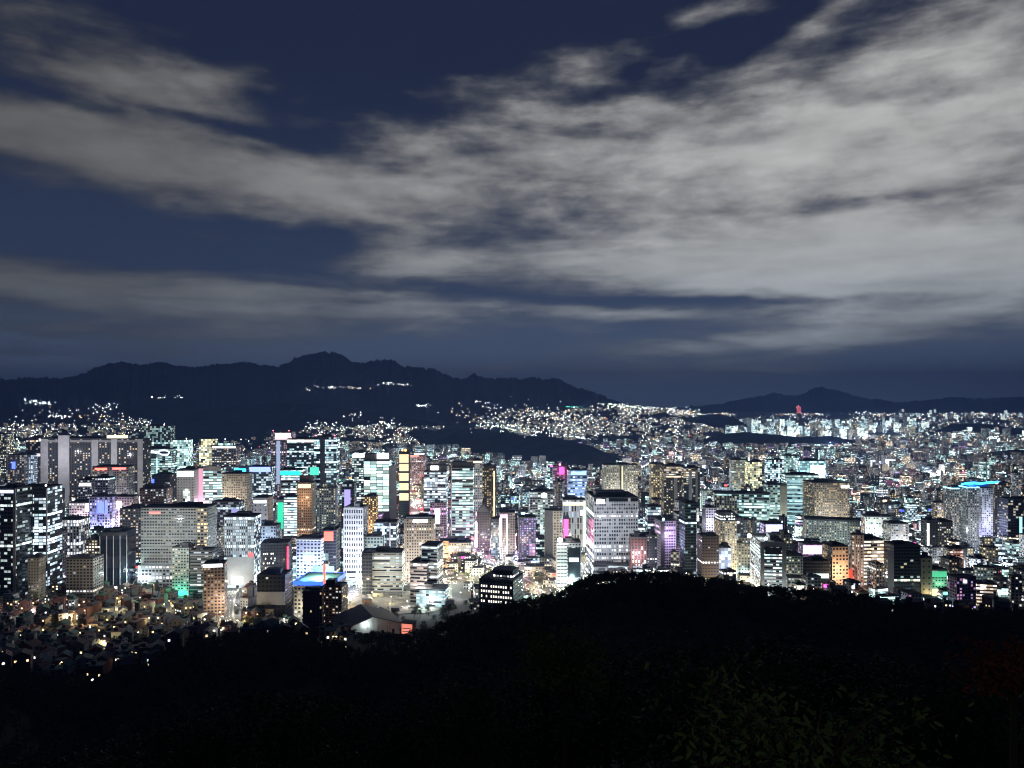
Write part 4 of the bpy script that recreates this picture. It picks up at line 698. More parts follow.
B('apartment_building', 'apartment block', 'low white-lit block with a dark roof beside a blinding lamp, right', None, 866, 891, 517, 560, 22, -10, sty('aptwhite', p=.5), 3.4, 3.4, (('lamp', .2, .6, 18, 60000, (.85, 1, .95)),), vb=536)
B('office_block', 'office', 'black block with one bright white vertical edge, right of the two-column apartments', None, 927, 938, 521, 568, 16, 0, sty('dark', p=.04), 3.4, 3.6, (('panel', .0, .2, .2, .95, g(WH, 2)),), vb=540)
B('apartment_tower', 'apartment block', 'grey residential tower on the left of the blue-crowned group', 'the left blue-crowned tower', 952, 966, 489, 553, 22, 0, sty('aptgrey', p=.36, b=WA, s=1.4), 3., 3, (('edge', g((.3, .8, 1), 3.5), 1.6, 0), ('lamp', .5, .4, 20, 14000, (.9, .95, 1))), vb=543)
def bluecrown(root, w, dep, h, px):
    mb = MB(); P = [(-1.1, 7.2), (-.7, 8.6), (0, 9.4), (.6, 8.2), (1.2, 9.6), (2.2, 10.4)]
    for (a, z), (b, y) in zip(P, P[1:]): mb.tube((px(.5)+a*w, -1, h+z-2), (px(.5)+b*w, -1, h+y-2), 1.9, 1.9)
    mb.build('light_ribbon', g((.05, .42, 1.), 3.4), root)
    mb = MB(); mb.box(-w*.5, w*1.6, 6, 7.4, h+1.4, h+7.8); mb.build('crown_screen', plain('deep_blue_panel', (.04, .08, .3)), root)
B('apartment_tower', 'apartment block', 'grey residential tower under the bright blue light ribbon, right', 'the blue-ribboned tower', 968, 979, 488, 556, 22, 0, sty('aptgrey', p=.4, a=CW, b=CW, s=1.2), 2.8, 3, (('call', bluecrown), ('edge', g((.25, .8, 1), 3), 1.5, 0), ('rooflamp', .5, .1, 9000, (.1, .5, 1)), ('lamp', .5, .4, 20, 16000, (.9, .95, 1))), vb=545)
B('apartment_tower', 'apartment block', 'pale lattice residential tower on the right of the blue-crowned group', 'the right blue-crowned tower', 982, 993, 488, 552, 22, 0, sty('aptwhite', wall=(.55, .56, .62), fw=.6, fh=.55, p=.4, a=CW, b=(.6, .7, 1), s=1.1), 2.8, 3, (('lamp', .5, .5, 18, 26000, (.85, .88, 1)),), vb=542)
B('apartment_tower', 'apartment block', 'brown grey residential tower right of the blue-crowned group with a red lamp', None, 995, 1006, 485, 545, 22, 0, sty('aptgrey', wall=(.38, .34, .3), p=.3), 3, 3, (('beacon', .3, .2, g((1, .35, .3), 6), 1.8),), vb=535)
B('apartment_building', 'apartment block', 'low speckled apartments at the foot of the left blue-crowned tower', None, 935, 953, 522, 562, 20, 0, sty('aptgrey', p=.35), 3, 3, vb=545)
B('office_block', 'office', 'small yellow lit block left of the blue-crowned group', None, 937, 948, 503, 545, 16, 0, sty('aptwarm', a=YE, p=.4), 3, 3.2, (('panel', .6, .9, .3, .9, g((1, .9, .6), 1)), ('lamp', .4, .6, 12, 12000, (1, .9, .6))), vb=520)
B('office_tower', 'tower', 'dark office at the right edge with a cyan light line', 'the right-edge cyan-lined office', 1008, 1034, 500, 556, 24, 0, sty('glassdark', p=.16), 3.6, 3.6, (('panel', .44, .54, .1, .7, g((.4, .95, 1), 1.6)),), vb=542)
B('shop_building', 'shop', 'small building with a salmon pink lit sign front, far right', None, 949, 964, 549, 580, 14, 0, sty('beige'), 3.4, 3.4, (('panel', .05, .95, .35, .95, sty('warmband', wall=(.6, .34, .26), a=(1, .6, .45), fw=.8, p=.6)), ('lamp', .5, .5, 8, 5000, (1, .7, .6)),), vb=560)
B('shop_building', 'shop', 'low shop with a green lit roof, far right below the apartments', None, 932, 947, 570, 597, 14, 0, sty('conc', wall=(.3, .45, .38)), 3.4, 3.4, (('sign', 0, .98, .74, .95, g((.1, .65, .35), .9)), ('lamp', .5, .5, 7, 4000, (.3, 1, .6)), ('panel', .0, 1, .05, .3, g(YE, 1.5))), vb=580)
B('broadcast_tower', 'tower', 'slim red glowing tower block on the far skyline, right', 'the red glowing tower', 797, 801, 406.5, 424, 30, 0, sty('conc', wall=(.3, .25, .25), p=.2), 7, 6, (('panel', .05, .95, .62, .99, sty('conc', wall=(.4, .15, .15), a=(1, .06, .12), b=(1, .25, .3), fw=1, fh=.6, p=.95, s=1.), .5), ('beacon', .5, .5, g((1, .15, .2), 6), 6),), vb=414, plant=False)

# ------------------------------------------------------------------ labels made from what stands nearby
USED = {}
def near_heroes(px, py, d):
    return sorted(HEROES, key=lambda q: abs(q[1]-px)+.55*abs(q[2]-py)+.004*abs(q[3]-d))
def relation(px, py, d, q, fine=False):
    _, hx, hy, hd, x0, x1, yt, yb = q
    if x0-1 <= px <= x1+1: return 'behind' if d > hd+15 else 'in front of'
    gap = (x0-px) if px < x0 else (px-x1)
    side = 'left' if px < x0 else 'right'
    if fine:
        dep = 'behind and ' if d > hd+60 else ('before and ' if d < hd-60 else '')
        return f'{dep}{side} of'
    return (f'just {side} of' if gap < 6 else f'{side} of')
def auto_label(parts, px, py, d):
    """parts: list of head phrases, short to long; tries neighbours until the label is new"""
    hs = near_heroes(px, py, d)[:7]
    for fine in (False, True):
        for q in hs:
            for p in parts:
                t = f'{p}, {relation(px, py, d, q, fine)} {q[0]}'
                if len(t.replace(',', '').split()) <= 16 and t not in USED: USED[t] = 1; return t
    for p in parts:
        for q, r in ((a, b) for a in hs for b in hs if a is not b):
            t = f'{p}, {relation(px, py, d, q)} {q[0]} and {relation(px, py, d, r)} {r[0]}'
            if len(t.replace(',', '').split()) <= 16 and t not in USED: USED[t] = 1; return t
    t = f'{parts[0]}, {relation(px, py, d, hs[0])} {hs[0][0]}'
    return t

# ------------------------------------------------------------------ roads, plaza and the hall by the trees
ROADS = []
def road(name, pts, w, mat=ASPH, z=.12):
    P = [Vector((XA(x, DG(y)), DG(y), 0)) for x, y in pts]; mb = MB(); L = []; R = []
    for i, p in enumerate(P):
        t = (P[min(i+1, len(P)-1)]-P[max(i-1, 0)]).normalized(); nrm = Vector((t.y, -t.x, 0)); L.append(p-nrm*w/2); R.append(p+nrm*w/2)
    for i in range(len(P)-1):
        mb.quad([(*L[i][:2], z), (*R[i][:2], z), (*R[i+1][:2], z), (*L[i+1][:2], z)])
    o = mb.build(name, mat); o['kind'] = 'structure'
    for s_ in (L, R):
        k = MB()
        for a, b in zip(s_, s_[1:]):
            n = (b-a).normalized(); q = Vector((n.y, -n.x, 0))*.9
            k.prism([tuple((a-q)[:2]), tuple((a+q)[:2]), tuple((b+q)[:2]), tuple((b-q)[:2])][::-1], z+.02, z+.16)
        k.build('kerb', PAVE)['kind'] = 'structure'
    mk = MB()
    for a, b in zip(P, P[1:]):
        n = (b-a).normalized(); q = Vector((n.y, -n.x, 0)); ln = (b-a).length; s0 = 0
        while s0 < ln-4:
            for off in (-w*.22, 0, w*.22):
                c = a+n*s0+q*off; e = c+n*4
                mk.quad([tuple((c-q*.16)[:2])+(z+.03,), tuple((c+q*.16)[:2])+(z+.03,), tuple((e+q*.16)[:2])+(z+.03,), tuple((e-q*.16)[:2])+(z+.03,)])
            s0 += 12
    mk.build('lane_marking', LINE)['kind'] = 'structure'
    for a, b in zip(P, P[1:]): ROADS.append((a, b, w))
    return P
R1 = road('avenue', [(424, 530), (417, 510), (414, 495), (410, 482), (404, 472)], 34)
R2 = road('avenue', [(530, 588), (508, 575), (494, 565), (482, 553), (470, 541), (459, 531), (448, 522)], 26)
R3 = road('side_street', [(232, 634), (226, 616), (228, 600), (236, 584), (244, 572)], 13)
R4 = road('street', [(346, 596), (372, 588), (400, 587), (432, 583), (462, 578), (500, 583), (545, 594), (572, 600)], 18)
R5 = road('street', [(690, 508), (725, 522), (770, 533), (806, 541)], 16)
R6 = road('street', [(575, 586), (588, 575), (582, 556), (590, 540)], 14)
def near_road(x, y, m):
    p = Vector((x, y, 0))
    for a, b, w in ROADS:
        d = b-a; t = max(0, min(1, (p-a).dot(d)/d.length_squared))
        if (p-(a+d*t)).length < w/2+m: return True
    return False
for P_, w_ in ((R1, 34), (R2, 26), (R3, 13), (R4, 18)):
    for a_, b_ in zip(P_, P_[1:]):
        for i in range(24):
            p_ = a_.lerp(b_, i/24); hw = w_/2*F/p_.y; x_ = 512+p_.x*F/p_.y; y_ = YH+H*F/p_.y
            for q in range(int(x_-hw), int(x_+hw)+1): MASK.setdefault(q, []).append((y_-1, y_+2, p_.y))
def plaza():
    mb = MB(); P = [(366, 592), (412, 587), (452, 588), (452, 604), (430, 613), (398, 614), (372, 604)]
    mb.quad([(XA(x, DG(y)), DG(y), .3) for x, y in P[::-1]]); mb.build('plaza', plain('plaza_paving', (.24, .23, .2), .85, .55, .09))['kind'] = 'structure'
    ZONES.append((XA(410, DG(600)), DG(600), 62, 42))
plaza()
def hall():
    d = DG(640); z = 0
    r = thing('gymnasium', 'hall with a big dark pitched roof over white buttressed walls, below the plaza', 'hall', (XA(372, d), d, 0), rad(24))
    w, dp = 52, 42
    mb = MB(); mb.sides(rect(w, dp), 0, 13, 5, 14); mb.quad([(-w/2, 0, 13), (w/2, 0, 13), (0, 0, 21)]); mb.quad([(w/2, dp, 13), (-w/2, dp, 13), (0, dp, 21)])
    mb.build('wall', plain('hall_white', (.5, .5, .47)), r)
    mb = MB()
    for s_ in (-1, 1):
        a = [(s_*(w/2+3), -3, 12.1), (s_*(w/2+3), dp+3, 12.1), (0, dp+3, 21.6), (0, -3, 21.6)]
        b = [(x, y, zz+.7) for x, y, zz in a]
        if s_ < 0: a, b = a[::-1], b[::-1]
        mb.quad(b); mb.quad(a[::-1])
        for i in range(4): j = (i+1) % 4; mb.quad([a[i], a[j], b[j], b[i]])
    mb.build('roof', plain('slate_roof', (.10, .10, .10), .8, .15, .3), r)
    mb = MB(); mb.box(-.5, .5, -1, -.03, 0, 12.4); me = mb.mesh('buttress', STONE)
    for i in range(6): link('buttress', me, r, (-w/2+1+i*(w-2)/5, 0, 0))
    mb = MB(); mb.box(-.5, .5, 0, 1, 0, 12); me = mb.mesh('buttress', STONE)
    for i in range(5): link('buttress', me, r, (-w/2-.55, 3+i*8, 0))
    mb = MB(); mb.box(-1.1, 1.1, -.1, -.03, 4, 8); me = mb.mesh('window', GLASS)
    for i in range(5): link('window', me, r, (-w/2+6+i*(w-2)/5, 0, 0))
    point(r, (-20, -14, 6), 3500, (.9, .95, 1.)); point(r, (14, -14, 5), 1600, (.8, .95, 1.))
    ZONES.append((XA(372, d), d+20, 36, 34)); MASK.setdefault(0, [])
    for q in range(342, 401): MASK.setdefault(q, []).append((604, 636, d))
hall()
def kiosk():
    d = DG(641); r = thing('pavilion_sign', 'salmon red lit noticeboard hut at the edge of the black trees', 'kiosk', (XA(407, d), d, 0), rad(-14))
    mb = MB(); mb.sides(rect(11, 8), 0, 16, 3, 3); mb.cap(rect(11, 8), 16); mb.build('wall', plain('salmon', (.55, .2, .14)), r)
    mb = MB(); mb.box(-5, 5, -.4, -.03, 3, 15.4); bd = mb.build('light_panel', g((1, .30, .22), .9), r)
    mb = MB()
    for z in (5.5, 8.4, 11.2): mb.box(-4.2, 4.2, -.6, -.42, z, z+.7)
    mb.build('dark_rail', METAL, bd)
    mb = MB(); mb.box(-6.4, 6.4, -1, 9, 16, 16.8); mb.build('roof', ROOF, r)
    mb = MB(); mb.box(-5.4, -2, -1.6, -.7, .3, 3); mb.build('counter', STONE, r)
    point(r, (0, -6, 6), 900, (1, .5, .4))
    for q in range(398, 419): MASK.setdefault(q, []).append((618, 642, d))
    ZONES.append((XA(407, d), d+4, 9, 8))
kiosk()

# ------------------------------------------------------------------ street lamps
def lamp_kind(col, head, h, arm=1.6):
    mb = MB(); mb.tube((0, 0, 0), (0, 0, h), .14, .09); mb.tube((0, 0, h), (0, -arm, h+.3), .07, .06); pole = mb.mesh('pole', METAL)
    mb = MB(); mb.ball((0, -arm, h+.1), head, 0, .6); hd = mb.mesh('lamp_head', g(col, 14)); return pole, hd
LK = {}
def lamp(px, py, col=CW, power=9000, head=.62, h=9., cat='street_lamp', z=None, label=None, d=None):
    d = d or DG(py); x = XA(px, d); key = (col, head, h)
    if key not in LK: LK[key] = lamp_kind(col, head, h)
    nm = {CW: 'cold white', WH: 'white', WA: 'warm orange', YE: 'yellow', PK: 'pinkish', VI: 'violet', TE: 'teal', PG: 'pale green', RD: 'red', BL: 'blue', OR: 'orange'}.get(col, 'white')
    r = thing(cat, None, cat.replace('_', ' '), (x, d, z if z is not None else max(0, zt(px, d))), random.uniform(0, 6.28), 'street lamps of the city' if cat == 'street_lamp' else 'floodlights of the city')
    r['label'] = label or auto_label([f'{nm} {cat.replace("_", " ")}', f'tall {nm} {cat.replace("_", " ")} at the kerb'], px, py, d)
    link('pole', LK[key][0], r); link('lamp_head', LK[key][1], r)
    if power: point(r, (0, -1.6, h-1.2), power, col, .5)
    return r
FLOOD = [(414, 436, 2.6, WH, 90000, 5200), (224, 497, 2.4, WH, 60000, None), (655, 461, 2.6, (1, .95, .8), 60000, None), (862, 526, 1.6, PG, 40000, None), (237, 567, 2., (1, 1, .85), 30000, None), (500, 427, 2.5, PG, 0, 5600), (546, 549, 1.5, WH, 26000, None), (87, 528, 1.8, WH, 30000, None), (880, 504, 1.7, (.95, .9, 1), 40000, None), (768, 437, 2.2, TE, 0, None), (612, 529, 1.4, YE, 20000, None), (462, 530, 1.3, WH, 20000, None), (441, 596, .9, TE, 12000, None), (369, 642, .8, (.85, 1, 1), 1500, None)]
for px, py, r, col, pw, dd in FLOOD:
    lamp(px, py, col, pw, r, 12., 'floodlight', None, None, dd)
# along the streets
for P, n, cols in ((R1, 16, (WA, YE, WH, RD, OR)), (R2, 18, (WH, YE, WH, PK)), (R3, 9, (WH, YE, WH)), (R4, 18, (YE, YE, WA, WH)), (R5, 10, (WH, PG)), (R6, 7, (YE, WH))):
    for i in range(n):
        t = (i+.5)/n*(len(P)-1); k = int(t); p = P[k]+(P[k+1]-P[k])*(t-k); s_ = (-1) ** i*8
        px = 512+(p.x+s_)*F/p.y; lamp(px, YH+H*F/p.y, random.choice(cols), 7000 if P is R3 else 9000 if P is R4 else 14000 if P is R2 else 30000, .6 if P is not R1 else .8)

# ------------------------------------------------------------------ cars on the avenues
def car_kind(col):
    mb = MB(); mb.prism([(-.9, -2.2), (.9, -2.2), (.95, 1.9), (.7, 2.25), (-.7, 2.25), (-.95, 1.9)], .35, .85); mb.prism([(-.78, -1.8), (.78, -1.8), (.74, .9), (-.74, .9)], .852, 1.42)
    body_ = mb.mesh('body', col); q = MB()
    for x in (-.85, .85):
        for y in (-1.35, 1.4): q.tube((x-.1, y, .33), (x+.1, y, .33), .33, .33, 8)
    return body_, q.mesh('wheel', METAL)
HLM = MB(); HLM.box(-.28, .28, -.08, .05, -.16, .16); HL = HLM.mesh('headlight', g((1, .93, .8), 30)); TLM = MB(); TLM.box(-.3, .3, -.05, .08, -.14, .14); TL = TLM.mesh('taillight', g((1, .05, .03), 22))
CK = [(n, car_kind(plain('car_'+n, c, .3, .05))) for n, c in (('white', (.7, .7, .7)), ('silver', (.4, .4, .42)), ('black', (.03, .03, .03)), ('grey', (.2, .2, .21)))]
for P, n, nm in ((R1, 30, 'far avenue beside the yellow stacked tower'), (R2, 26, 'avenue beside the orange-gabled office'), (R4, 14, 'street behind the plaza'), (R3, 4, 'bright side street')):
    for i in range(n):
        t = random.uniform(.03, .97)*(len(P)-1); k = int(t); a, b = P[k], P[k+1]; p = a+(b-a)*(t-k); u = (b-a).normalized(); nrm = Vector((u.y, -u.x, 0))
        lane = random.choice((-1, 1)); wd = {id(R1): 34, id(R2): 28, id(R4): 18, id(R3): 13}[id(P)]
        p = p+nrm*lane*random.uniform(.12, .38)*wd; cn, (bm_, wh) = random.choice(CK)
        away = lane > 0; v = u if away else -u
        r = thing('car', f'{cn} car with {"red tail" if away else "bright head"} lights, on the {nm}', 'car', (p.x, p.y, .14), math.atan2(-v.x, v.y), 'cars on the '+nm)
        link('body', bm_, r); link('wheel', wh, r)
        for x in (-.62, .62):
            link('headlight', HL, r, (x, 2.2, .68)); link('taillight', TL, r, (x, -2.22, .72))

for i in range(22):
    px, py = (random.uniform(372, 446), random.choice((593, 596.5, 608, 611)))
    d = DG(py); cn, (bm_, wh) = random.choice(CK)
    if px > 412 and py < 606: continue
    r = thing('car', f'{cn} parked car standing on the lit plaza', 'car', (XA(px, d), d, .32), random.choice((0, 1.57, .2, 3.1)), 'cars parked on the plaza'); link('body', bm_, r); link('wheel', wh, r)
def shed(px, py, w, dep, h, col, nm, lb):
    d = DG(py); r = thing('shed', lb, 'shed', (XA(px, d), d, .3), rad(random.uniform(-20, 20)))
    mb = MB(); mb.sides(rect(w, dep), 0, h, 3, 3); mb.build('wall', plain('shed_'+nm, col), r); mb = MB(); mb.box(-w/2-.4, w/2+.4, -.4, dep+.4, h, h+.4); mb.build('roof', ROOFL, r)
    mb = MB(); mb.box(-.8, .8, -.1, -.03, 0, 2.1); mb.build('door', METAL, r); ZONES.append((XA(px, d), d+dep/2, w/2, dep/2))
shed(378, 597, 12, 6, 4, (.5, .5, .48), 'white', 'long white shed on the left of the plaza'); shed(395, 612, 8, 5, 3.5, (.25, .3, .36), 'blue', 'small blue-grey cabin at the front of the plaza'); shed(405, 591, 14, 7, 5, (.4, .36, .3), 'tan', 'tan shed at the back of the plaza'); shed(450, 606, 9, 6, 5, (.5, .5, .5), 'pale', 'pale cabin right of the lit plaza pavilion'); shed(366, 604, 9, 6, 4, (.3, .2, .16), 'brown', 'brown kiosk at the left corner of the plaza')

# ------------------------------------------------------------------ the rest of the built-up city
FILL = [  # style, wall words, window words, weight
 (sty('conc'), 'grey concrete', 'scattered white windows', 10), (sty('conc', wall=(.5, .5, .5), p=.36), 'pale concrete', 'many white windows', 9),
 (sty('bandcool', s=1.), 'silver', 'cool lit bands', 6), (sty('bandteal', s=1.), 'teal grey', 'teal lit bands', 6), (sty('glassblue', s=1.), 'blue glass', 'bluish windows', 5),
 (sty('glassgreen', s=1.), 'greenish glass', 'pale green windows', 4), (sty('aptwarm'), 'tan', 'warm windows', 6), (sty('aptgrey'), 'mid grey', 'speckled windows', 8),
 (sty('aptwhite'), 'white', 'mixed windows', 8), (sty('brick', p=.25), 'red brick', 'small warm windows', 3), (sty('brown'), 'brown', 'few dim windows', 6),
 (sty('beige'), 'beige', 'yellowish windows', 7), (sty('dark'), 'black', 'few lit windows', 7), (sty('whiteoff'), 'off-white', 'bright floors', 7), (sty('curtain', s=.8), 'glowing glass', 'fully lit floors', 4),
 (sty('violet', p=.3, s=.9), 'mauve', 'violet windows', 2), (sty('warmband', s=.9), 'cream', 'warm lit bands', 3)]
FW = [f[3] for f in FILL]
SIGNC = [(WH, 'white'), (WH, 'white'), (CW, 'cold white'), (CW, 'cold white'), ((.6, .8, 1.), 'pale blue'), (TE, 'teal'), (RD, 'red'), (YE, 'yellow'), (PK, 'pink'), (GN, 'green'), (BL, 'blue'), (MG, 'magenta'), (OR, 'orange')]
def masked(x0, x1, yt, d):
    """lowest top row this building may reach without hiding what must stay in view"""
    lim = yt
    for q in range(int(x0), int(x1)+1):
        for a, b, hd in MASK.get(q, ()):
            if hd > d and b > lim: lim = b
    return lim
KINDS = dict(mid=('mid_rise_building', 'building', 'mid-rise buildings of the city'), low=('low_rise_building', 'building', 'low-rise buildings of the city'))
def trim(r, kind, w, dep, h, mat, rf):
    q = random.random(); z = h*random.uniform(.55, .8)
    if kind == 'mid' and q < .3:
        a = random.uniform(-.3, .3)*w; b_ = w*random.uniform(.12, .22); mb = MB(); mb.box(a-b_/2, a+b_/2, -1.3, -.03, 0, h+random.choice((0, 3.5, 5))); mb.build('stair_bay', random.choice((CONC, STONE, METAL, ROOFL)), r)
    elif kind == 'mid' and q < .5:
        mb = MB(); P = [(-w*.36, dep*.2), (w*random.uniform(.1, .4), dep*.2), (w*.3, dep*.9), (-w*.36, dep*.9)]; P[2] = (P[1][0], dep*.9); mb.sides(P, h, h+random.uniform(6, 12), 4, 4); mb.cap(P, h+6); mb.build('upper_storeys', mat, rf)
    elif kind == 'mid' and q < .68:
        hh = min(h*.4, random.uniform(6, 12)); y = random.uniform(4, 9); mb = MB(); mb.sides([(-w*.62, -y), (w*.5, -y), (w*.5, -.03), (-w*.62, -.03)], 0, hh, 3.6, 4); mb.cap([(-w*.62, -y), (w*.5, -y), (w*.5, -.03), (-w*.62, -.03)], hh); mb.build('podium', random.choice(FILL)[0], r)
    elif kind == 'mid' and q < .8:
        mb = MB(); mb.tube((w*.2, dep*.5, h), (w*.2, dep*.5, h+random.uniform(8, 16)), .4, .12); mb.build('mast', METAL, rf)
    elif kind == 'mid' and q < .92:
        mb = MB(); mb.box(-.45, .45, -.9, -.03, 0, h+.6); me = mb.mesh('pier', random.choice((STONE, CONC)))
        for i in range(4): link('pier', me, r, (-w/2+w*i/3, 0, 0))
    elif kind == 'low' and q < .5:
        a = random.uniform(-.25, .25)*w; mb = MB(); mb.box(a-1.8, a+1.8, dep*.4, dep*.4+3.4, h+.16, h+3); mb.build('stair_hut', random.choice((CONC, ROOFL, STONE)), rf)
def fill_thing(kind, px, py, w, dep, h, yaw, st):
    d = DG(py); nm, cat, grp = KINDS[kind]; mat, wc, wn, _ = st
    size = ('slim' if w < 15 else 'broad' if w > 30 else 'plain') if kind == 'mid' else ('small' if w < 14 else 'wide' if w > 22 else 'squat')
    r = thing(nm, None, cat, (XA(px, d), d, 0), rad(yaw), grp)
    kk = max(1., d/980.)**.4
    rf = body(r, w, dep, h, mat, 3.4*kk, 3.4*kk, random.choice((ROOF, ROOF, ROOFL)), kind == 'mid', .9)
    trim(r, kind, w, dep, h, mat, rf); extra = None; noun = 'block' if kind == 'mid' else 'low building'
    q = random.random()
    if q < (.48 if kind == 'mid' else .40):
        c, cn = random.choice(SIGNC); a = random.uniform(.05, .5); b = a+random.uniform(.15, .4); z = h*random.uniform(.78, .92); t = min(3.2, h*.16)
        mb = MB(); mb.box(-w/2+a*w, -w/2+b*w, -.6, -.02, z-t/2, z+t/2); mb.build('sign', g(c, random.choice((2.5, 4, 6))), r); extra = f'{cn} sign'
    elif q < .6:
        c, cn = random.choice(SIGNC[:6]); mb = MB(); mb.box(-w*.3, w*.3, -.6, -.02, .6, 3.2); mb.build('shop_front', g(c, 2.2), r); extra = f'{cn} shop front'
    parts = [f'{size} {wc} {noun}', f'{wc} {noun} with {wn}', f'{size} {wc} {noun} with {wn}']
    if extra: parts = [f'{wc} {noun} with {extra}', f'{size} {wc} {noun} with {extra}']
    r['label'] = auto_label(parts, px, py-h*F/d/2, d)
    ZONES.append((XA(px, d), d+dep/2, w/2, dep/2))
    for k in range(int(px-w*F/d/2), int(px+w*F/d/2)+1): MASK.setdefault(k, []).append((py-h*F/d, py-.55*h*F/d, d))
def fits(px, py, w, dep, m=2.5):
    d = DG(py); x = XA(px, d)
    if zt(px, d) > 2.5 or zt(px, d+dep) > 6 or zmass(px, d): return False
    if near_road(x, d, w/2+1.5) or near_road(x, d+dep, w/2): return False
    return not occupied(x, d+dep/2, w/2, dep/2, m)
SKYL = [(0, 446), (40, 452), (150, 448), (170, 442), (260, 440), (300, 438), (340, 440), (400, 440), (450, 446), (500, 452), (540, 460), (600, 468), (640, 462), (700, 446), (780, 446), (860, 450), (940, 452), (1024, 452)]
random.seed(5)
nmid = 0; tries = 0
while nmid < 292 and tries < 14000:
    tries += 1
    py = 482+(596-482)*random.random()**.95; px = random.uniform(-20, 1044); d = DG(py)
    if px < 330 and py > 575: continue
    if px > 640 and random.random() < .25: continue
    w = random.uniform(9, 21)+random.choice((0, 0, 0, 9)); dep = random.uniform(12, 22)
    if not fits(px, py, w, dep): continue
    h = min(95, 16+random.expovariate(1/20.)); hpx = h*F/d
    lim = masked(px-w*F/d/2, px+w*F/d/2, max(py-hpx, interp(SKYL, px)), d); h = (py-lim)*d/F
    if h < 13: continue
    fill_thing('mid', px, py, w, dep, h, random.uniform(-16, 16), random.choices(FILL, FW)[0]); nmid += 1
cand = []; tries = 0; S_MATS = [f[0] for f in FILL]
while tries < 16000:
    tries += 1
    py = 444+(612-444)*random.random()**1.25; px = random.uniform(-20, 1044); d = DG(py)
    if px < 330 and py > 590: continue
    if 160 < px < 270 and py < 452: continue
    w = random.uniform(9, 24)*(1 if d < 2400 else 1.3); dep = random.uniform(9, 16)*(1 if d < 2400 else 1.5)
    if not fits(px, py, w, dep, 1.5): continue
    h = random.uniform(6, 17) if random.random() < .62 else random.uniform(14, 38)
    lim = masked(px-w*F/d/2, px+w*F/d/2, py-h*F/d, d); h = (py-lim)*d/F
    if h < 5: continue
    ZONES.append((XA(px, d), d+dep/2, w/2, dep/2)); cand.append((w*h/d/d, px, py, w, dep, h))
cand.sort(reverse=True)
for _, px, py, w, dep, h in cand[:290]: fill_thing('low', px, py, w, dep, h, random.uniform(-25, 25), random.choices(FILL, FW)[0])
def mass(name, label, items, mats):
    mb = MB(); 
    for x, y, z, w, dep, h, a, mi in items:
        c, s_ = math.cos(a), math.sin(a); R = [(x+u*c-v*s_, y+u*s_+v*c) for u, v in ((-w/2, 0), (w/2, 0), (w/2, dep), (-w/2, dep))]
        mb.sides(R, z-1, z+h, 3.4, 3.4, mi, random.randrange(0, 9000)); mb.cap(R, z+h, len(mats)-1)
    o = mb.build(name, mats); tag(o, label, 'buildings', None, 'stuff')
mass('crowded_low_buildings', 'crowd of small dim and lit buildings packed between the taller blocks', [(XA(px, DG(py)), DG(py), 0, w, dep, h, random.uniform(-.4, .4), random.choices(range(len(FILL)), FW)[0]) for _, px, py, w, dep, h in cand[290:]], S_MATS+[ROOF])

# ------------------------------------------------------------------ small houses below the hill
HW = [plain('house_'+n, tuple(v*.75 for v in c), .85, .2, .3) for n, c in (('cream', (.42, .38, .3)), ('grey', (.28, .28, .28)), ('brick', (.2, .08, .06)), ('white', (.5, .5, .48)), ('tan', (.3, .24, .17)))]
HN = ['cream', 'grey', 'red brick', 'white', 'tan']
HR = [plain('house_roof_dark', (.05, .05, .05)), plain('house_roof_green', (.05, .10, .07)), plain('house_roof_red', (.14, .06, .04))]; HRN = ['dark', 'green', 'reddish']
WIN = []
for c, n in ((YE, 2.2), (WH, 2.6), (WA, 2.), ((.8, .95, 1), 2.2)):
    mb = MB(); mb.box(-.75, .75, -.08, -.02, -.75, .75); WIN.append(mb.mesh('window', g(c, n)))
mb = MB(); mb.box(-.75, .75, -.08, -.02, -.75, .75); WIN.append(mb.mesh('window', GLASS)); WIN.append(WIN[-1])
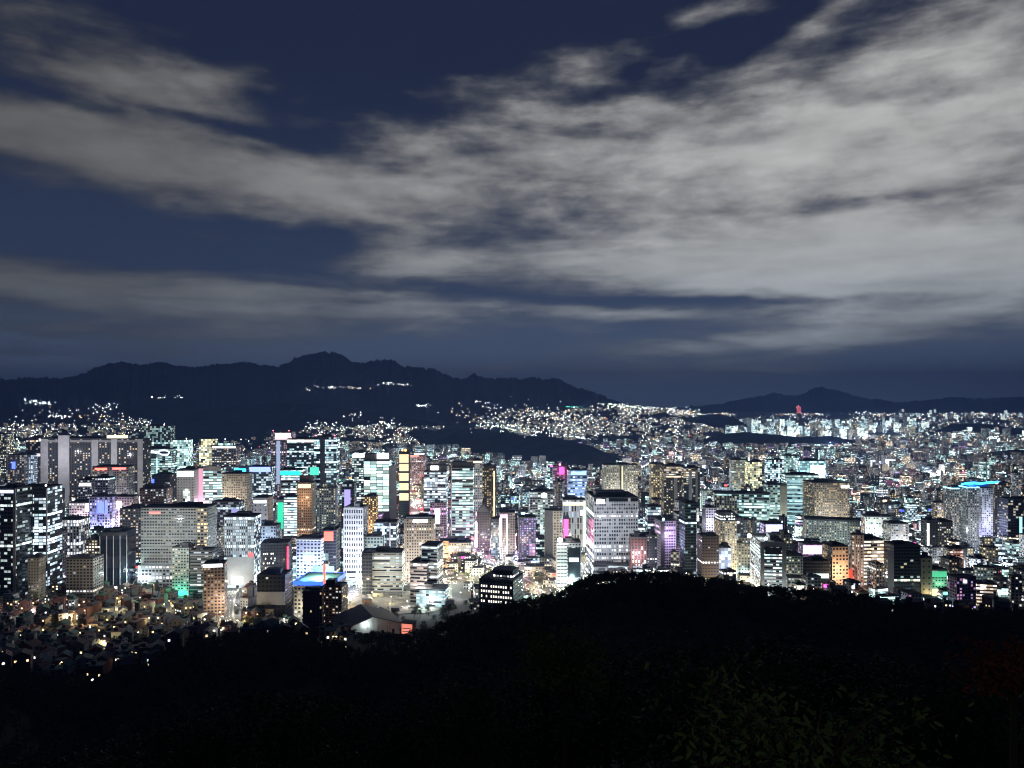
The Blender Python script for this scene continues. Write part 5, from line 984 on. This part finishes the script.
def house(px, py, d, z):
    w = random.uniform(6, 12); dp = random.uniform(7, 11); h = random.choice((5, 6, 8.5, 9, 11)); i = random.randrange(5); j = random.randrange(3); flat = random.random() < .72
    r = thing('house', None, 'house', (XA(px, d), d, z), rad(random.uniform(-35, 35)), 'small houses below the hill')
    mb = MB(); mb.sides(rect(w, dp), -2, h, 3, 3)
    if not flat: mb.quad([(-w/2, 0, h), (w/2, 0, h), (0, 0, h+2.6)]); mb.quad([(w/2, dp, h), (-w/2, dp, h), (0, dp, h+2.6)])
    mb.build('wall', HW[i], r); mb = MB()
    if flat:
        mb.box(-w/2-.3, w/2+.3, -.3, dp+.3, h, h+.5); mb.box(-w/2+.4, -w/2+3.4, dp*.5, dp*.5+3, h+.502, h+2.8)
    else:
        for s_ in (-1, 1):
            a = [(s_*(w/2+.5), -.5, h-.2), (s_*(w/2+.5), dp+.5, h-.2), (0, dp+.5, h+2.75), (0, -.5, h+2.75)]
            if s_ < 0: a = a[::-1]
            b = [(x, y, zz+.25) for x, y, zz in a]; mb.quad(b); mb.quad(a[::-1])
            for q in range(4): mb.quad([a[q], a[(q+1) % 4], b[(q+1) % 4], b[q]])
    mb.build('roof', HR[j], r); lit = 0
    for f in range(int(h//2.8)):
        for k in range(2 if w < 11 else 3):
            m_ = random.choices(WIN, (1.3, 1, 1, .8, 9, 9))[0]; lit += m_ not in WIN[4:]
            link('window', m_, r, (-w/2+w*(k+.5)/(2 if w < 11 else 3), 0, 1.6+2.8*f))
    t = 'flat' if flat else 'pitched'
    r['label'] = auto_label([f'{HN[i]} house, {HRN[j]} {t} roof', f'{"lit" if lit else "dark"} {HN[i]} house with {HRN[j]} {t} roof', f'{"narrow" if w < 11 else "wide"} {HN[i]} house with {HRN[j]} {t} roof'], px, py, d)
    ZONES.append((XA(px, d), d+dp/2, w/2, dp/2))
n = 0; tries = 0
while n < 285 and tries < 12000:
    tries += 1
    if random.random() < .78: px = random.uniform(-15, 345); py = random.uniform(586, 684)
    else: px = random.uniform(800, 1040); py = random.uniform(574, 626)
    d = hit(px, py)
    if not d or d > 1100 or d < 540: continue
    z = zt(px, d); x = XA(px, d)
    if near_road(x, d, 7) or occupied(x, d+5, 5, 5, .3): continue
    house(px, py, d, z); n += 1

# lamps scattered through the streets
random.seed(21)
n = 0; tries = 0; COLS = [CW, CW, WH, WH, PG, TE, (.7, .82, 1.), YE, WA, PK, VI]
while n < 150 and tries < 6000:
    tries += 1
    px = random.uniform(0, 1024); py = random.uniform(476, 606) if random.random() < .8 else random.uniform(455, 480); d = DG(py)
    if px < 330 and py > 590: continue
    if zt(px, d) > 1 or zmass(px, d) or occupied(XA(px, d), d, 1, 1, .5): continue
    c = random.choice(COLS); big = random.random() < .5
    lamp(px, py, c, 52000 if big else 26000, .62 if big else .5, random.choice((8., 9., 12.)) if big else 7.); n += 1
for px, py, c, pw in [(85, 617, YE, 5000), (105, 621, YE, 5000), (118, 609, YE, 4000), (140, 604, WA, 3500), (62, 650, YE, 6000), (30, 618, WH, 4000), (70, 624, WA, 5000), (12, 640, YE, 2500), (45, 604, WH, 3000), (165, 612, YE, 3000), (88, 634, YE, 5200), (104, 650, YE, 4200), (60, 672, WA, 1500), (30, 640, WA, 2000), (120, 622, YE, 3000), (150, 626, WA, 1200), (75, 610, WH, 1200), (190, 634, WH, 900), (250, 622, WH, 1600), (262, 628, YE, 1500), (285, 626, WH, 1500), (305, 632, (.8, .95, 1), 900), (315, 622, WH, 1500), (220, 650, WH, 600), (95, 596, WH, 1800), (20, 610, WH, 900), (140, 640, YE, 700), (205, 622, WH, 900), (428, 560, YE, 6000), (438, 566, YE, 6000), (445, 572, OR, 4000), (452, 566, YE, 6000), (432, 574, YE, 7000), (462, 574, YE, 5000), (440, 580, WA, 5000), (470, 580, YE, 4000), (350, 607, WA, 5000), (345, 600, YE, 6000), (335, 597, YE, 4000), (352, 602, YE, 5000), (372, 600, YE, 3500), (392, 604, YE, 2500), (408, 608, WH, 2000), (430, 608, WH, 2500), (448, 598, WH, 3500), (462, 600, WH, 2000), (475, 592, YE, 5000), (490, 588, YE, 6000), (505, 596, WA, 3000), (530, 606, YE, 3500), (545, 600, YE, 4500), (560, 590, WH, 4500), (574, 583, (1, 1, .8), 5000), (536, 616, WH, 1500), (335, 678, WA, 60), (800, 600, WH, 2500), (815, 606, WH, 800), (850, 604, WH, 1200), (868, 612, YE, 400), (905, 600, WH, 900), (930, 600, YE, 1500), (950, 608, WH, 900), (985, 604, TE, 1500), (955, 592, (.7, 1, 1), 1800), (1000, 590, WH, 1800), (1012, 602, WH, 700), (1000, 574, PG, 3000), (905, 594, WH, 2000), (872, 586, WH, 5000), (845, 590, WH, 3000), (770, 604, WH, 3000), (790, 596, WH, 3000), (732, 590, (.8, .9, 1), 3000), (715, 594, WH, 1500), (672, 572, WH, 3500), (652, 575, (1, .95, .9), 2500), (690, 578, WH, 2200), (655, 600, WA, 30), (886, 606, YE, 200), (685, 600, WH, 20), (858, 600, WH, 300), (793, 602, WH, 700)]:
    d = hit(px, py)
    if d and d < 1600: lamp(px, py, c, pw*((1.8 if py < 640 else .8) if px < 345 else 1), .5, 7., 'street_lamp', zt(px, d), None, d)

# ------------------------------------------------------------------ far districts
random.seed(8)
apt_mats = [(sty('aptwhite', wall=(.6, .64, .62), p=.78, a=PG, b=CW, s=4.2, fw=.62, fh=.6), 'pale'), (sty('aptwhite', wall=(.55, .58, .6), p=.65, a=TE, b=CW, s=3.2, fw=.62, fh=.6), 'bluish'), (sty('aptwarm', wall=(.6, .55, .45), p=.55, a=YE, b=WH, s=1.3, fw=.62, fh=.6), 'cream'), (sty('aptgrey', wall=(.4, .42, .42), p=.4, a=CW, b=PG, s=1., fw=.62, fh=.6), 'grey')]
AG = 'apartment slabs of the far districts'
APT = []
def far_apt(px, py, w, h, d, zone):
    z = max(0, zt(px, d)); x = XA(px, d)
    if occupied(x, d+6, w/2, 7, 6): return
    k = random.choices(range(4), (5, 3, 2, 3))[0]
    r = thing('apartment_building', None, 'apartment block', (x, d, z), rad(random.uniform(-22, 22)), AG)
    mb = MB(); mb.sides(rect(w, 12), -2, h, 7, 4.4); mb.build('wall', apt_mats[k][0], r)
    mb = MB(); mb.box(-w/2-.3, w/2+.3, -.3, 12.3, h, h+1); mb.box(-3, 3, 3, 9, h+1.002, h+5); mb.build('roof', ROOFL, r)
    sh = 'slim' if w < 26 else 'broad' if w > 42 else 'plain'
    r['label'] = auto_label([f'{sh} {apt_mats[k][1]} apartment slab {zone}'], px, py-h*F/d/2, d)
    ZONES.append((x, d+6, w/2, 7))
for n, bx, by, hr, zone in ((120, (728, 866), (424, 440), (38, 62), 'of the dense far estate'), (46, (860, 935), (419, 434), (34, 55), 'of the far right estate'), (46, (955, 1030), (434, 450), (34, 52), 'of the right edge estate'), (26, (630, 700), (411, 420), (36, 50), 'on the far slope'), (26, (900, 1024), (412, 420), (36, 56), 'on the skyline'), (24, (660, 760), (448, 470), (26, 44), 'below the park hill')):
    for _ in range(n):
        for t in range(30):
            px = random.uniform(*bx); py = random.uniform(*by); d = DG(py)
            if zmass(px, d) and zt(px, d) > 25: continue
            if masked(px-4, px+4, 300, d) > py-5: pass
            far_apt(px, py, random.uniform(18, 48), random.uniform(*hr), d, zone); break
# thousands of far roofs and lamps read as one glitter
items = []; spots = []
DENS = [  # x range, y range, houses, lamps
 ((618, 1030), (404, 416), 700, 520), ((620, 1030), (414, 432), 900, 620), ((640, 1030), (428, 452), 1000, 560), ((640, 1030), (448, 482), 900, 420),
 ((470, 640), (405, 436), 650, 330), ((505, 600), (426, 442), 260, 150), ((340, 405), (428, 446), 110, 60), ((300, 345), (424, 440), 50, 40), ((0, 150), (404, 440), 210, 80), ((0, 40), (424, 446), 90, 60), ((20, 60), (400, 406), 14, 34),
 ((355, 372), (424, 442), 30, 26), ((395, 445), (428, 446), 70, 60), ((440, 560), (440, 470), 0, 0), ((440, 600), (462, 482), 260, 110), ((640, 720), (440, 470), 240, 120), ((270, 450), (440, 470), 260, 110), ((150, 275), (440, 462), 120, 50), ((0, 170), (440, 470), 200, 80)]
FMAT = [sty('aptwhite', p=.55, a=PG, s=1.5), sty('conc', p=.4, s=1.5), sty('beige', p=.4, s=1.4), sty('dark', p=.2), sty('aptgrey', p=.4), sty('bandteal', s=.8), sty('aptwarm', p=.5)]
def clump(px, py): return noise.noise(Vector((px*.045, py*.16, 7.)))
dark_slope = lambda px, d: any(h.z(px, d) > 6 for h in (HILLS[4], HILLS[5], HILLS[6], HILLS[7], HILLS[8]))
for (xa, xb), (ya, yb), nh, nl in DENS:
    for kind, num in ((0, nh), (1, nl)):
        c = t = 0
        while c < num and t < num*6:
            t += 1; px = random.uniform(xa, xb); py = random.uniform(ya, yb)
            if clump(px, py)+random.uniform(-.35, .35) < -.08: continue
            d = hit(px, py)
            if not d or d < 1300 or dark_slope(px, d) or d > 12500: continue
            z = zt(px, d); x = XA(px, d)
            if HILLS[0].z(px, d) > 60 or (HILLS[2].z(px, d) > 75): continue
            if occupied(x, d, 5, 5, 0): continue
            if kind == 0: items.append((x, d, z, random.uniform(9, 20)*(d/4000)**.4, 10*(d/4000)**.4, random.choice((6, 7, 9, 12, 15)), random.uniform(-.5, .5), random.choices(range(7), (5, 4, 3, 5, 4, 2, 3))[0]))
            else: spots.append((x, d, z+random.uniform(4, 12), d, random.choices(range(6), (9, 5, 4, 2.2, .35, .25))[0]))
            c += 1
mass('distant_houses', 'thousands of small pale houses covering the far valley and slopes', items, FMAT+[ROOFL])
def pixel_line(pts, n, ci):
    for i in range(n):
        t = random.random()*(len(pts)-1); k = int(t); px = pts[k][0]+(pts[k+1][0]-pts[k][0])*(t-k)+random.uniform(-1, 1); py = pts[k][1]+(pts[k+1][1]-pts[k][1])*(t-k)+random.uniform(-.7, .7)
        d = hit(px, py)
        if d: spots.append((XA(px, d), d, zt(px, d)+8, d, ci))
def pixel_blob(px0, py0, rx, ry, n, cis):
    for i in range(n):
        px = random.gauss(px0, rx); py = random.gauss(py0, ry); d = hit(px, py)
        if d: spots.append((XA(px, d), d, zt(px, d)+8, d, random.choice(cis)))
pixel_line([(24, 401), (32, 402), (42, 403), (52, 406)], 30, 0); pixel_blob(42, 405, 7, 1.3, 26, (0, 3)); pixel_blob(160, 399, 6, .6, 12, (0, 1)); pixel_blob(180, 398, 4, .6, 5, (0, 1))
pixel_blob(104, 409, 8, 2.4, 30, (0, 1, 3)); pixel_blob(60, 413, 20, 2, 16, (0, 1, 2)); pixel_blob(110, 420, 18, 3, 40, (0, 1, 2)); pixel_blob(60, 418, 9, 1, 24, (0, 1)); pixel_blob(20, 428, 12, 4, 50, (0, 1, 2)); pixel_blob(140, 424, 12, 3, 36, (0, 1)); pixel_blob(80, 430, 40, 4, 40, (0, 1, 2))
pixel_blob(326, 388.6, 8, .7, 15, (1,)); pixel_blob(352, 389, 7, .7, 12, (1, 2)); pixel_blob(308, 391, 2, .7, 4, (1,)); pixel_blob(388, 384.5, 3, .8, 12, (0, 1)); pixel_blob(402, 385.6, 4, .5, 8, (1,))
pixel_blob(422, 406.8, 4, .8, 22, (0,)); pixel_line([(465, 402), (478, 402.5), (490, 404)], 10, 1); pixel_line([(476, 427), (500, 428), (515, 432)], 30, 3); pixel_blob(503, 428, 7, 2, 36, (0, 3)); pixel_line([(505, 429), (560, 436), (590, 441)], 60, 0); pixel_blob(545, 432, 22, 3, 60, (0, 1, 3))
pixel_blob(470, 415, 14, 6, 30, (1, 2)); pixel_blob(545, 416, 22, 5, 90, (1, 2, 1)); pixel_blob(500, 410, 20, 4, 26, (0, 1)); pixel_blob(590, 424, 20, 6, 90, (0, 1, 2)); pixel_line([(600, 405), (622, 406), (640, 409), (690, 407)], 60, 3); pixel_blob(640, 407, 22, 1.6, 60, (3, 1)); pixel_blob(866, 413, 8, .7, 18, (0,)); pixel_line([(566, 408), (583, 408)], 22, 5)
pixel_blob(322, 429, 8, 4, 40, (0, 1)); pixel_blob(385, 424, 8, 3, 24, (0, 1)); pixel_blob(352, 418, 5, 3, 12, (0, 1)); pixel_blob(384, 432, 10, 5, 50, (0, 1, 2)); pixel_blob(30, 437, 14, 3, 40, (0, 1))
spots += [(XA(px, d), d, ZA(py, d), d, ci) for px, py, d, ci in ((703, 397, 15500, 0), (205, 372, 8700, 0), (116, 393, 7600, 1), (960, 412, 9000, 0))] if False else []
mb = MB()
for x, y, z, d, ci in spots: mb.octa((x, y, z), max(.8, d*.00039)*random.choice((.7, .8, .9, 1., 1.25, 1.7)), ci)
o = mb.build('distant_street_lights', [g(CW, 10.), g(WH, 9.5), g(WA, 8.5), g(PG, 9.5), g(RD, 7.), g((.1, .9, .7), 4.)]); tag(o, 'glitter of countless small street lights across the far city', 'street lights', None, 'stuff')
near_spots = MB(); t = 0; k = 0
while k < 6000 and t < 50000:
    t += 1; px = random.uniform(0, 1024); py = 446+(606-446)*random.random()**1.15; d = DG(py)
    if px < 330 and py > 588: continue
    if zmass(px, d) or zt(px, d) > 2 or occupied(XA(px, d), d, .6, .6, .2): continue
    if noise.noise(Vector((px*.03, py*.05, 3.)))+random.uniform(-.4, .4) < (-.1 if px < 560 else -.25): continue
    near_spots.octa((XA(px, d), d, random.choice((3, 4, 5, 7, 9, 12))), .36*(d/1100)**.75*random.choice((.8, 1, 1.2, 1.7)), random.choices(range(8), (8, 5, 3, 3, .6, .3, .6, .5))[0]); k += 1
o = near_spots.build('crowded_street_lights', [g(CW, 20.), g(WH, 20.), g(YE, 16.), g(TE, 17.), g(RD, 10.), g(MG, 8.), g(WA, 13.), g(BL, 10.)]); tag(o, 'crowd of small street and shop lights between the blocks', 'street lights', None, 'stuff')
# floodlights added to stand in for the glow of far streets on walls
for px, py, pw, c in [(750, 446, 3e5, PG), (790, 446, 3e5, CW), (830, 448, 3e5, CW), (870, 440, 3e5, WH), (900, 436, 3e5, PG), (960, 456, 2.4e5, CW), (1000, 458, 2.4e5, PG), (640, 470, 2.2e5, WH), (700, 480, 1.6e5, CW), (560, 480, 1.4e5, WH), (480, 476, 1.2e5, CW), (300, 468, 1.2e5, CW), (220, 470, 1.2e5, TE), (100, 470, 1.2e5, WH), (880, 470, 2e5, CW), (930, 480, 2e5, WH), (640, 430, 3e5, WH), (560, 425, 2.4e5, PG)]:
    if not zmass(px, DG(py)) or zt(px, DG(py)) < 3: lamp(px, py, c, pw*2.2, 1.6, 26., 'floodlight', max(0, zt(px, DG(py))))

# ------------------------------------------------------------------ trees
random.seed(3)
def leaf_quads(mb, c, r, n, s, mi=0, flat=.75):
    for _ in range(n):
        v = Vector((random.gauss(0, 1), random.gauss(0, 1), random.gauss(0, 1)))
        v = v.normalized()*r*random.uniform(.25, 1.)**.6; v.z *= flat; p = Vector(c)+v
        a = Vector((random.uniform(-1, 1), random.uniform(-1, 1), random.uniform(-.6, .6))).normalized(); b = a.orthogonal().normalized()
        b = (b+a.cross(b)*random.uniform(-1, 1)).normalized(); L_, W_ = s*random.uniform(.7, 1.3), s*random.uniform(.35, .6)
        mb.quad([p-a*L_*.5, p+b*W_*.5, p+a*L_*.5, p-b*W_*.5], None, mi)
def tree_mesh(h, r, clumps, per, s):
    tr = MB(); cr = MB(); tr.tube((0, 0, -.6), (.05*h, 0, h*.45), .035*h, .02*h, 6); tr.tube((.05*h, 0, h*.44), (.02*h, .03*h, h*.85), .02*h, .006*h, 5)
    for i in range(clumps):
        a = random.uniform(0, 6.28); q = random.uniform(.15, 1)*r; z = h*random.uniform(.35, .95); k = 1-.55*abs(z/h-.55)/.45
        c = (math.cos(a)*q*k, math.sin(a)*q*k, z)
        if i < 7: tr.tube((.05*h*(z/h), 0, z*.7), c, .011*h, .004*h, 4)
        leaf_quads(cr, c, r*random.uniform(.28, .5), per, s)
    return tr, cr
TV = []
for k in range(5):
    tr, cr = tree_mesh(1., random.uniform(.32, .45), 44, 60, .036)
    TV.append((tr.mesh('trunk', BARK), cr.mesh('crown', LEAF)))
allt = []
random.seed(14)
while len(allt) < 2900:
    r = 26+(DE+190-26)*random.random()**.66; px = random.uniform(-70, 1094)
    sight = H+(H-(interp(TREELINE, px)-YH)*DE/F-H)*r/DE           # height of the sight line over the tree line
    z = fg(px, r); room = (H-(interp(TREELINE, px)-YH+random.uniform(-4, 9))*r/F)-z if r <= DE+20 else (8 if z > 3 and not occupied(XA(px, r), r, 1, 1, 1) else 0)
    if r < 160: room *= .72
    hgt = min(random.uniform(7, 13), room)
    if hgt < 2.2: continue
    allt.append((hgt/r, px, r, z, hgt))
k = 0
while k < 3000:
    px = random.uniform(150, 600) if k < 600 else random.uniform(-60, 1090); r = random.uniform(DE-90, DE+215) if k < 600 else random.uniform(DE-50, DE+40); z = fg(px, r); k += 1
    if z < 2 or occupied(XA(px, r), r, 1, 1, 1): continue
    h_ = random.uniform(5, 8); top = interp(TREELINE, px)-random.uniform(-3, 8)
    h_ = min(h_, ZA(top, r)-z)
    if h_ > 2: allt.append((h_/r, px, r, z, h_))
allt.sort(reverse=True)
TG = 'trees on the black hillside'
for _, px, r, z, hgt in allt[:250]:
    a, b = random.choice(TV); t = thing('hillside_tree', 'leafy tree almost black in the night on the near hillside', 'tree', (XA(px, r), r, z), random.uniform(0, 6.28), TG)
    t.scale = (hgt*random.uniform(.9, 1.3),)*2+(hgt,); link('trunk', a, t); link('crown', b, t)
fr = MB()
for _, px, r, z, hgt in allt[250:]:
    x = XA(px, r); c = (x, r, z)
    far = r > DE-100
    for i in range(8 if far else 6):
        a = random.uniform(0, 6.28); q = random.uniform(.0, .4 if far else .36)*hgt; leaf_quads(fr, (x+math.cos(a)*q, r+math.sin(a)*q, z+hgt*random.uniform(.25, .86)), hgt*.22, 17 if far else 14, hgt*(.17 if far else .13))
    fr.tube((x, r, z-.5), (x, r, z+hgt*.6), .22, .1, 4)
o = fr.build('forest', LEAF); tag(o, 'black woods covering the slope below the viewpoint', 'forest', None, 'stuff')
# trees along the lit streets
n = 0
for P, num, off, nm in ((R2, 30, 17, 'avenue beside the orange-gabled office'), (R4, 30, 13, 'street behind the plaza'), (R1, 14, 20, 'far avenue beside the yellow stacked tower')):
    for i in range(num):
        t = (i//2+.5)/(num/2)*(len(P)-1); k = int(t); a, b = P[k], P[k+1]; p = a+(b-a)*(t-k); u = (b-a).normalized(); q = Vector((u.y, -u.x, 0))*off*(-1)**i
        p = p+q+Vector((random.uniform(-2, 2), random.uniform(-2, 2), 0)); hg = random.uniform(5, 8); m1, m2 = random.choice(TV)
        if occupied(p.x, p.y, .5, .5, 0): continue
        tr = thing('street_tree', f'lamp-lit green street tree along the {nm}', 'tree', (p.x, p.y, 0), random.uniform(0, 6.28), 'street trees along the '+nm); tr.scale = (hg*1.1, hg*1.1, hg); link('trunk', m1, tr); link('crown', m2, tr)
for px, py, num, nm, rr in ((470, 566, 26, 'grove of dark trees beside the stepped grey building', 10), (345, 577, 10, 'trees behind the bright hall', 8), (308, 522, 12, 'dark trees at the foot of the gold-crowned tower', 7), (545, 575, 16, 'trees before the half pale half glass block', 12), (460, 522, 12, 'trees in front of the ribbed stone building', 9), (790, 515, 14, 'trees before the curved teal office', 14), (334, 626, 10, 'lamp-lit trees left of the dark roofed hall', 5), (740, 492, 12, 'trees above the long low teal-lit building', 14), (220, 606, 8, 'trees beside the bright side street', 8), (60, 606, 12, 'trees among the dark houses', 30), (445, 617, 26, 'dark trees between the plaza and the black hill', 36), (415, 615, 14, 'dark trees in front of the plaza', 24), (385, 572, 5, 'round trees before the long low office', 14), (110, 622, 52, 'dark trees between the small houses', 115), (120, 646, 46, 'dark trees among the lower houses', 130), (250, 630, 16, 'trees at the end of the bright side street', 40)):
    for i in range(num):
        x = px+random.uniform(-rr, rr); y = py+random.uniform(-rr*.45, rr*.45); d = DG(y)
        if near_road(XA(x, d), d, 3) or occupied(XA(x, d), d, .5, .5, 0): continue
        hg = random.uniform(6, 12); m1, m2 = random.choice(TV)
        tr = thing('city_tree', f'one of the {nm}', 'tree', (XA(x, d), d, 0), random.uniform(0, 6.28), nm); tr.scale = (hg*1.15, hg*1.15, hg); link('trunk', m1, tr); link('crown', m2, tr)
# trees close to the viewpoint, their leaves just visible
def near_tree(name, label, px, py, r, rx, rz, n, s, mat, boughs):
    z = ZA(py, r); gz = fg(px, r)-.3; t = thing(name, label, 'tree', (XA(px, r), r, gz)); tr = MB(); cr = MB(); top = z-gz
    tr.tube((0, 0, 0), (.1, .1, max(.5, top-rz*.6)), .09, .05, 7)
    for i in range(boughs):
        a = random.uniform(0, 6.28); q = rx*random.uniform(.35, 1.)**.7; zz = top+rz*random.uniform(-.9, 1)*(1-.5*(q/rx)**2)
        e = Vector((math.cos(a)*q, math.sin(a)*q*.8, zz)); b0 = Vector((.1, .1, max(.5, top-rz*.6))); mid = b0.lerp(e, .55)+Vector((0, 0, .12*rz))
        tr.tube(b0, mid, .03, .014, 5); tr.tube(mid, e, .014, .004, 4)
        for k in range(n):
            f = random.uniform(.25, 1.08); p = b0.lerp(mid, f*2) if f < .5 else mid.lerp(e, (f-.5)*2)
            p = p+Vector((random.gauss(0, .13*rx), random.gauss(0, .13*rx), random.gauss(0, .1*rz)))
            d_ = Vector((random.uniform(-1, 1), random.uniform(-1, 1), random.uniform(-1.1, .1))).normalized(); w_ = d_.orthogonal().normalized(); w_ = (w_+d_.cross(w_)*random.uniform(-.8, .8)).normalized()
            L_ = s*random.uniform(.6, 1.3); W_ = L_*random.uniform(.2, .28); nn = d_.cross(w_)*L_*.08
            W_ *= .75; cr.quad([p, p+d_*L_*.2+w_*W_*.75+nn, p+d_*L_*.45+w_*W_+nn, p+d_*L_*.75+w_*W_*.55, p+d_*L_, p+d_*L_*.75-w_*W_*.55, p+d_*L_*.45-w_*W_+nn, p+d_*L_*.2-w_*W_*.75+nn])
    tr.build('trunk', BARK, t); cr.build('crown', mat, t)
near_tree('broadleaf_tree', 'nearest tree with faint pale green pointed leaves, lower right', 805, 742, 8.2, 1.6, .85, 34, .115, LEAFN, 52)
near_tree('broadleaf_tree', 'round bushy tree with dim green leaves, lower middle', 562, 655, 17, 1.3, .95, 60, .12, LEAFN, 40)
near_tree('maple_tree', 'small tree with dim reddish autumn leaves at the right edge', 1012, 672, 12, .8, .6, 50, .11, LEAFR, 26)
def deck_lamp():
    r = thing('street_lamp', 'lamp post behind the viewpoint lighting the nearest leaves', 'street lamp', (2.5, -5, H-1.9))
    mb = MB(); mb.tube((0, 0, 0), (0, 0, 4.2), .06, .05); mb.build('pole', METAL, r); mb = MB(); mb.ball((0, 0, 4.4), .16); mb.build('lamp_head', g(WH, 3), r)
    point(r, (0, 0.3, 4.1), 230, (1, 1, .74), .15)
deck_lamp()
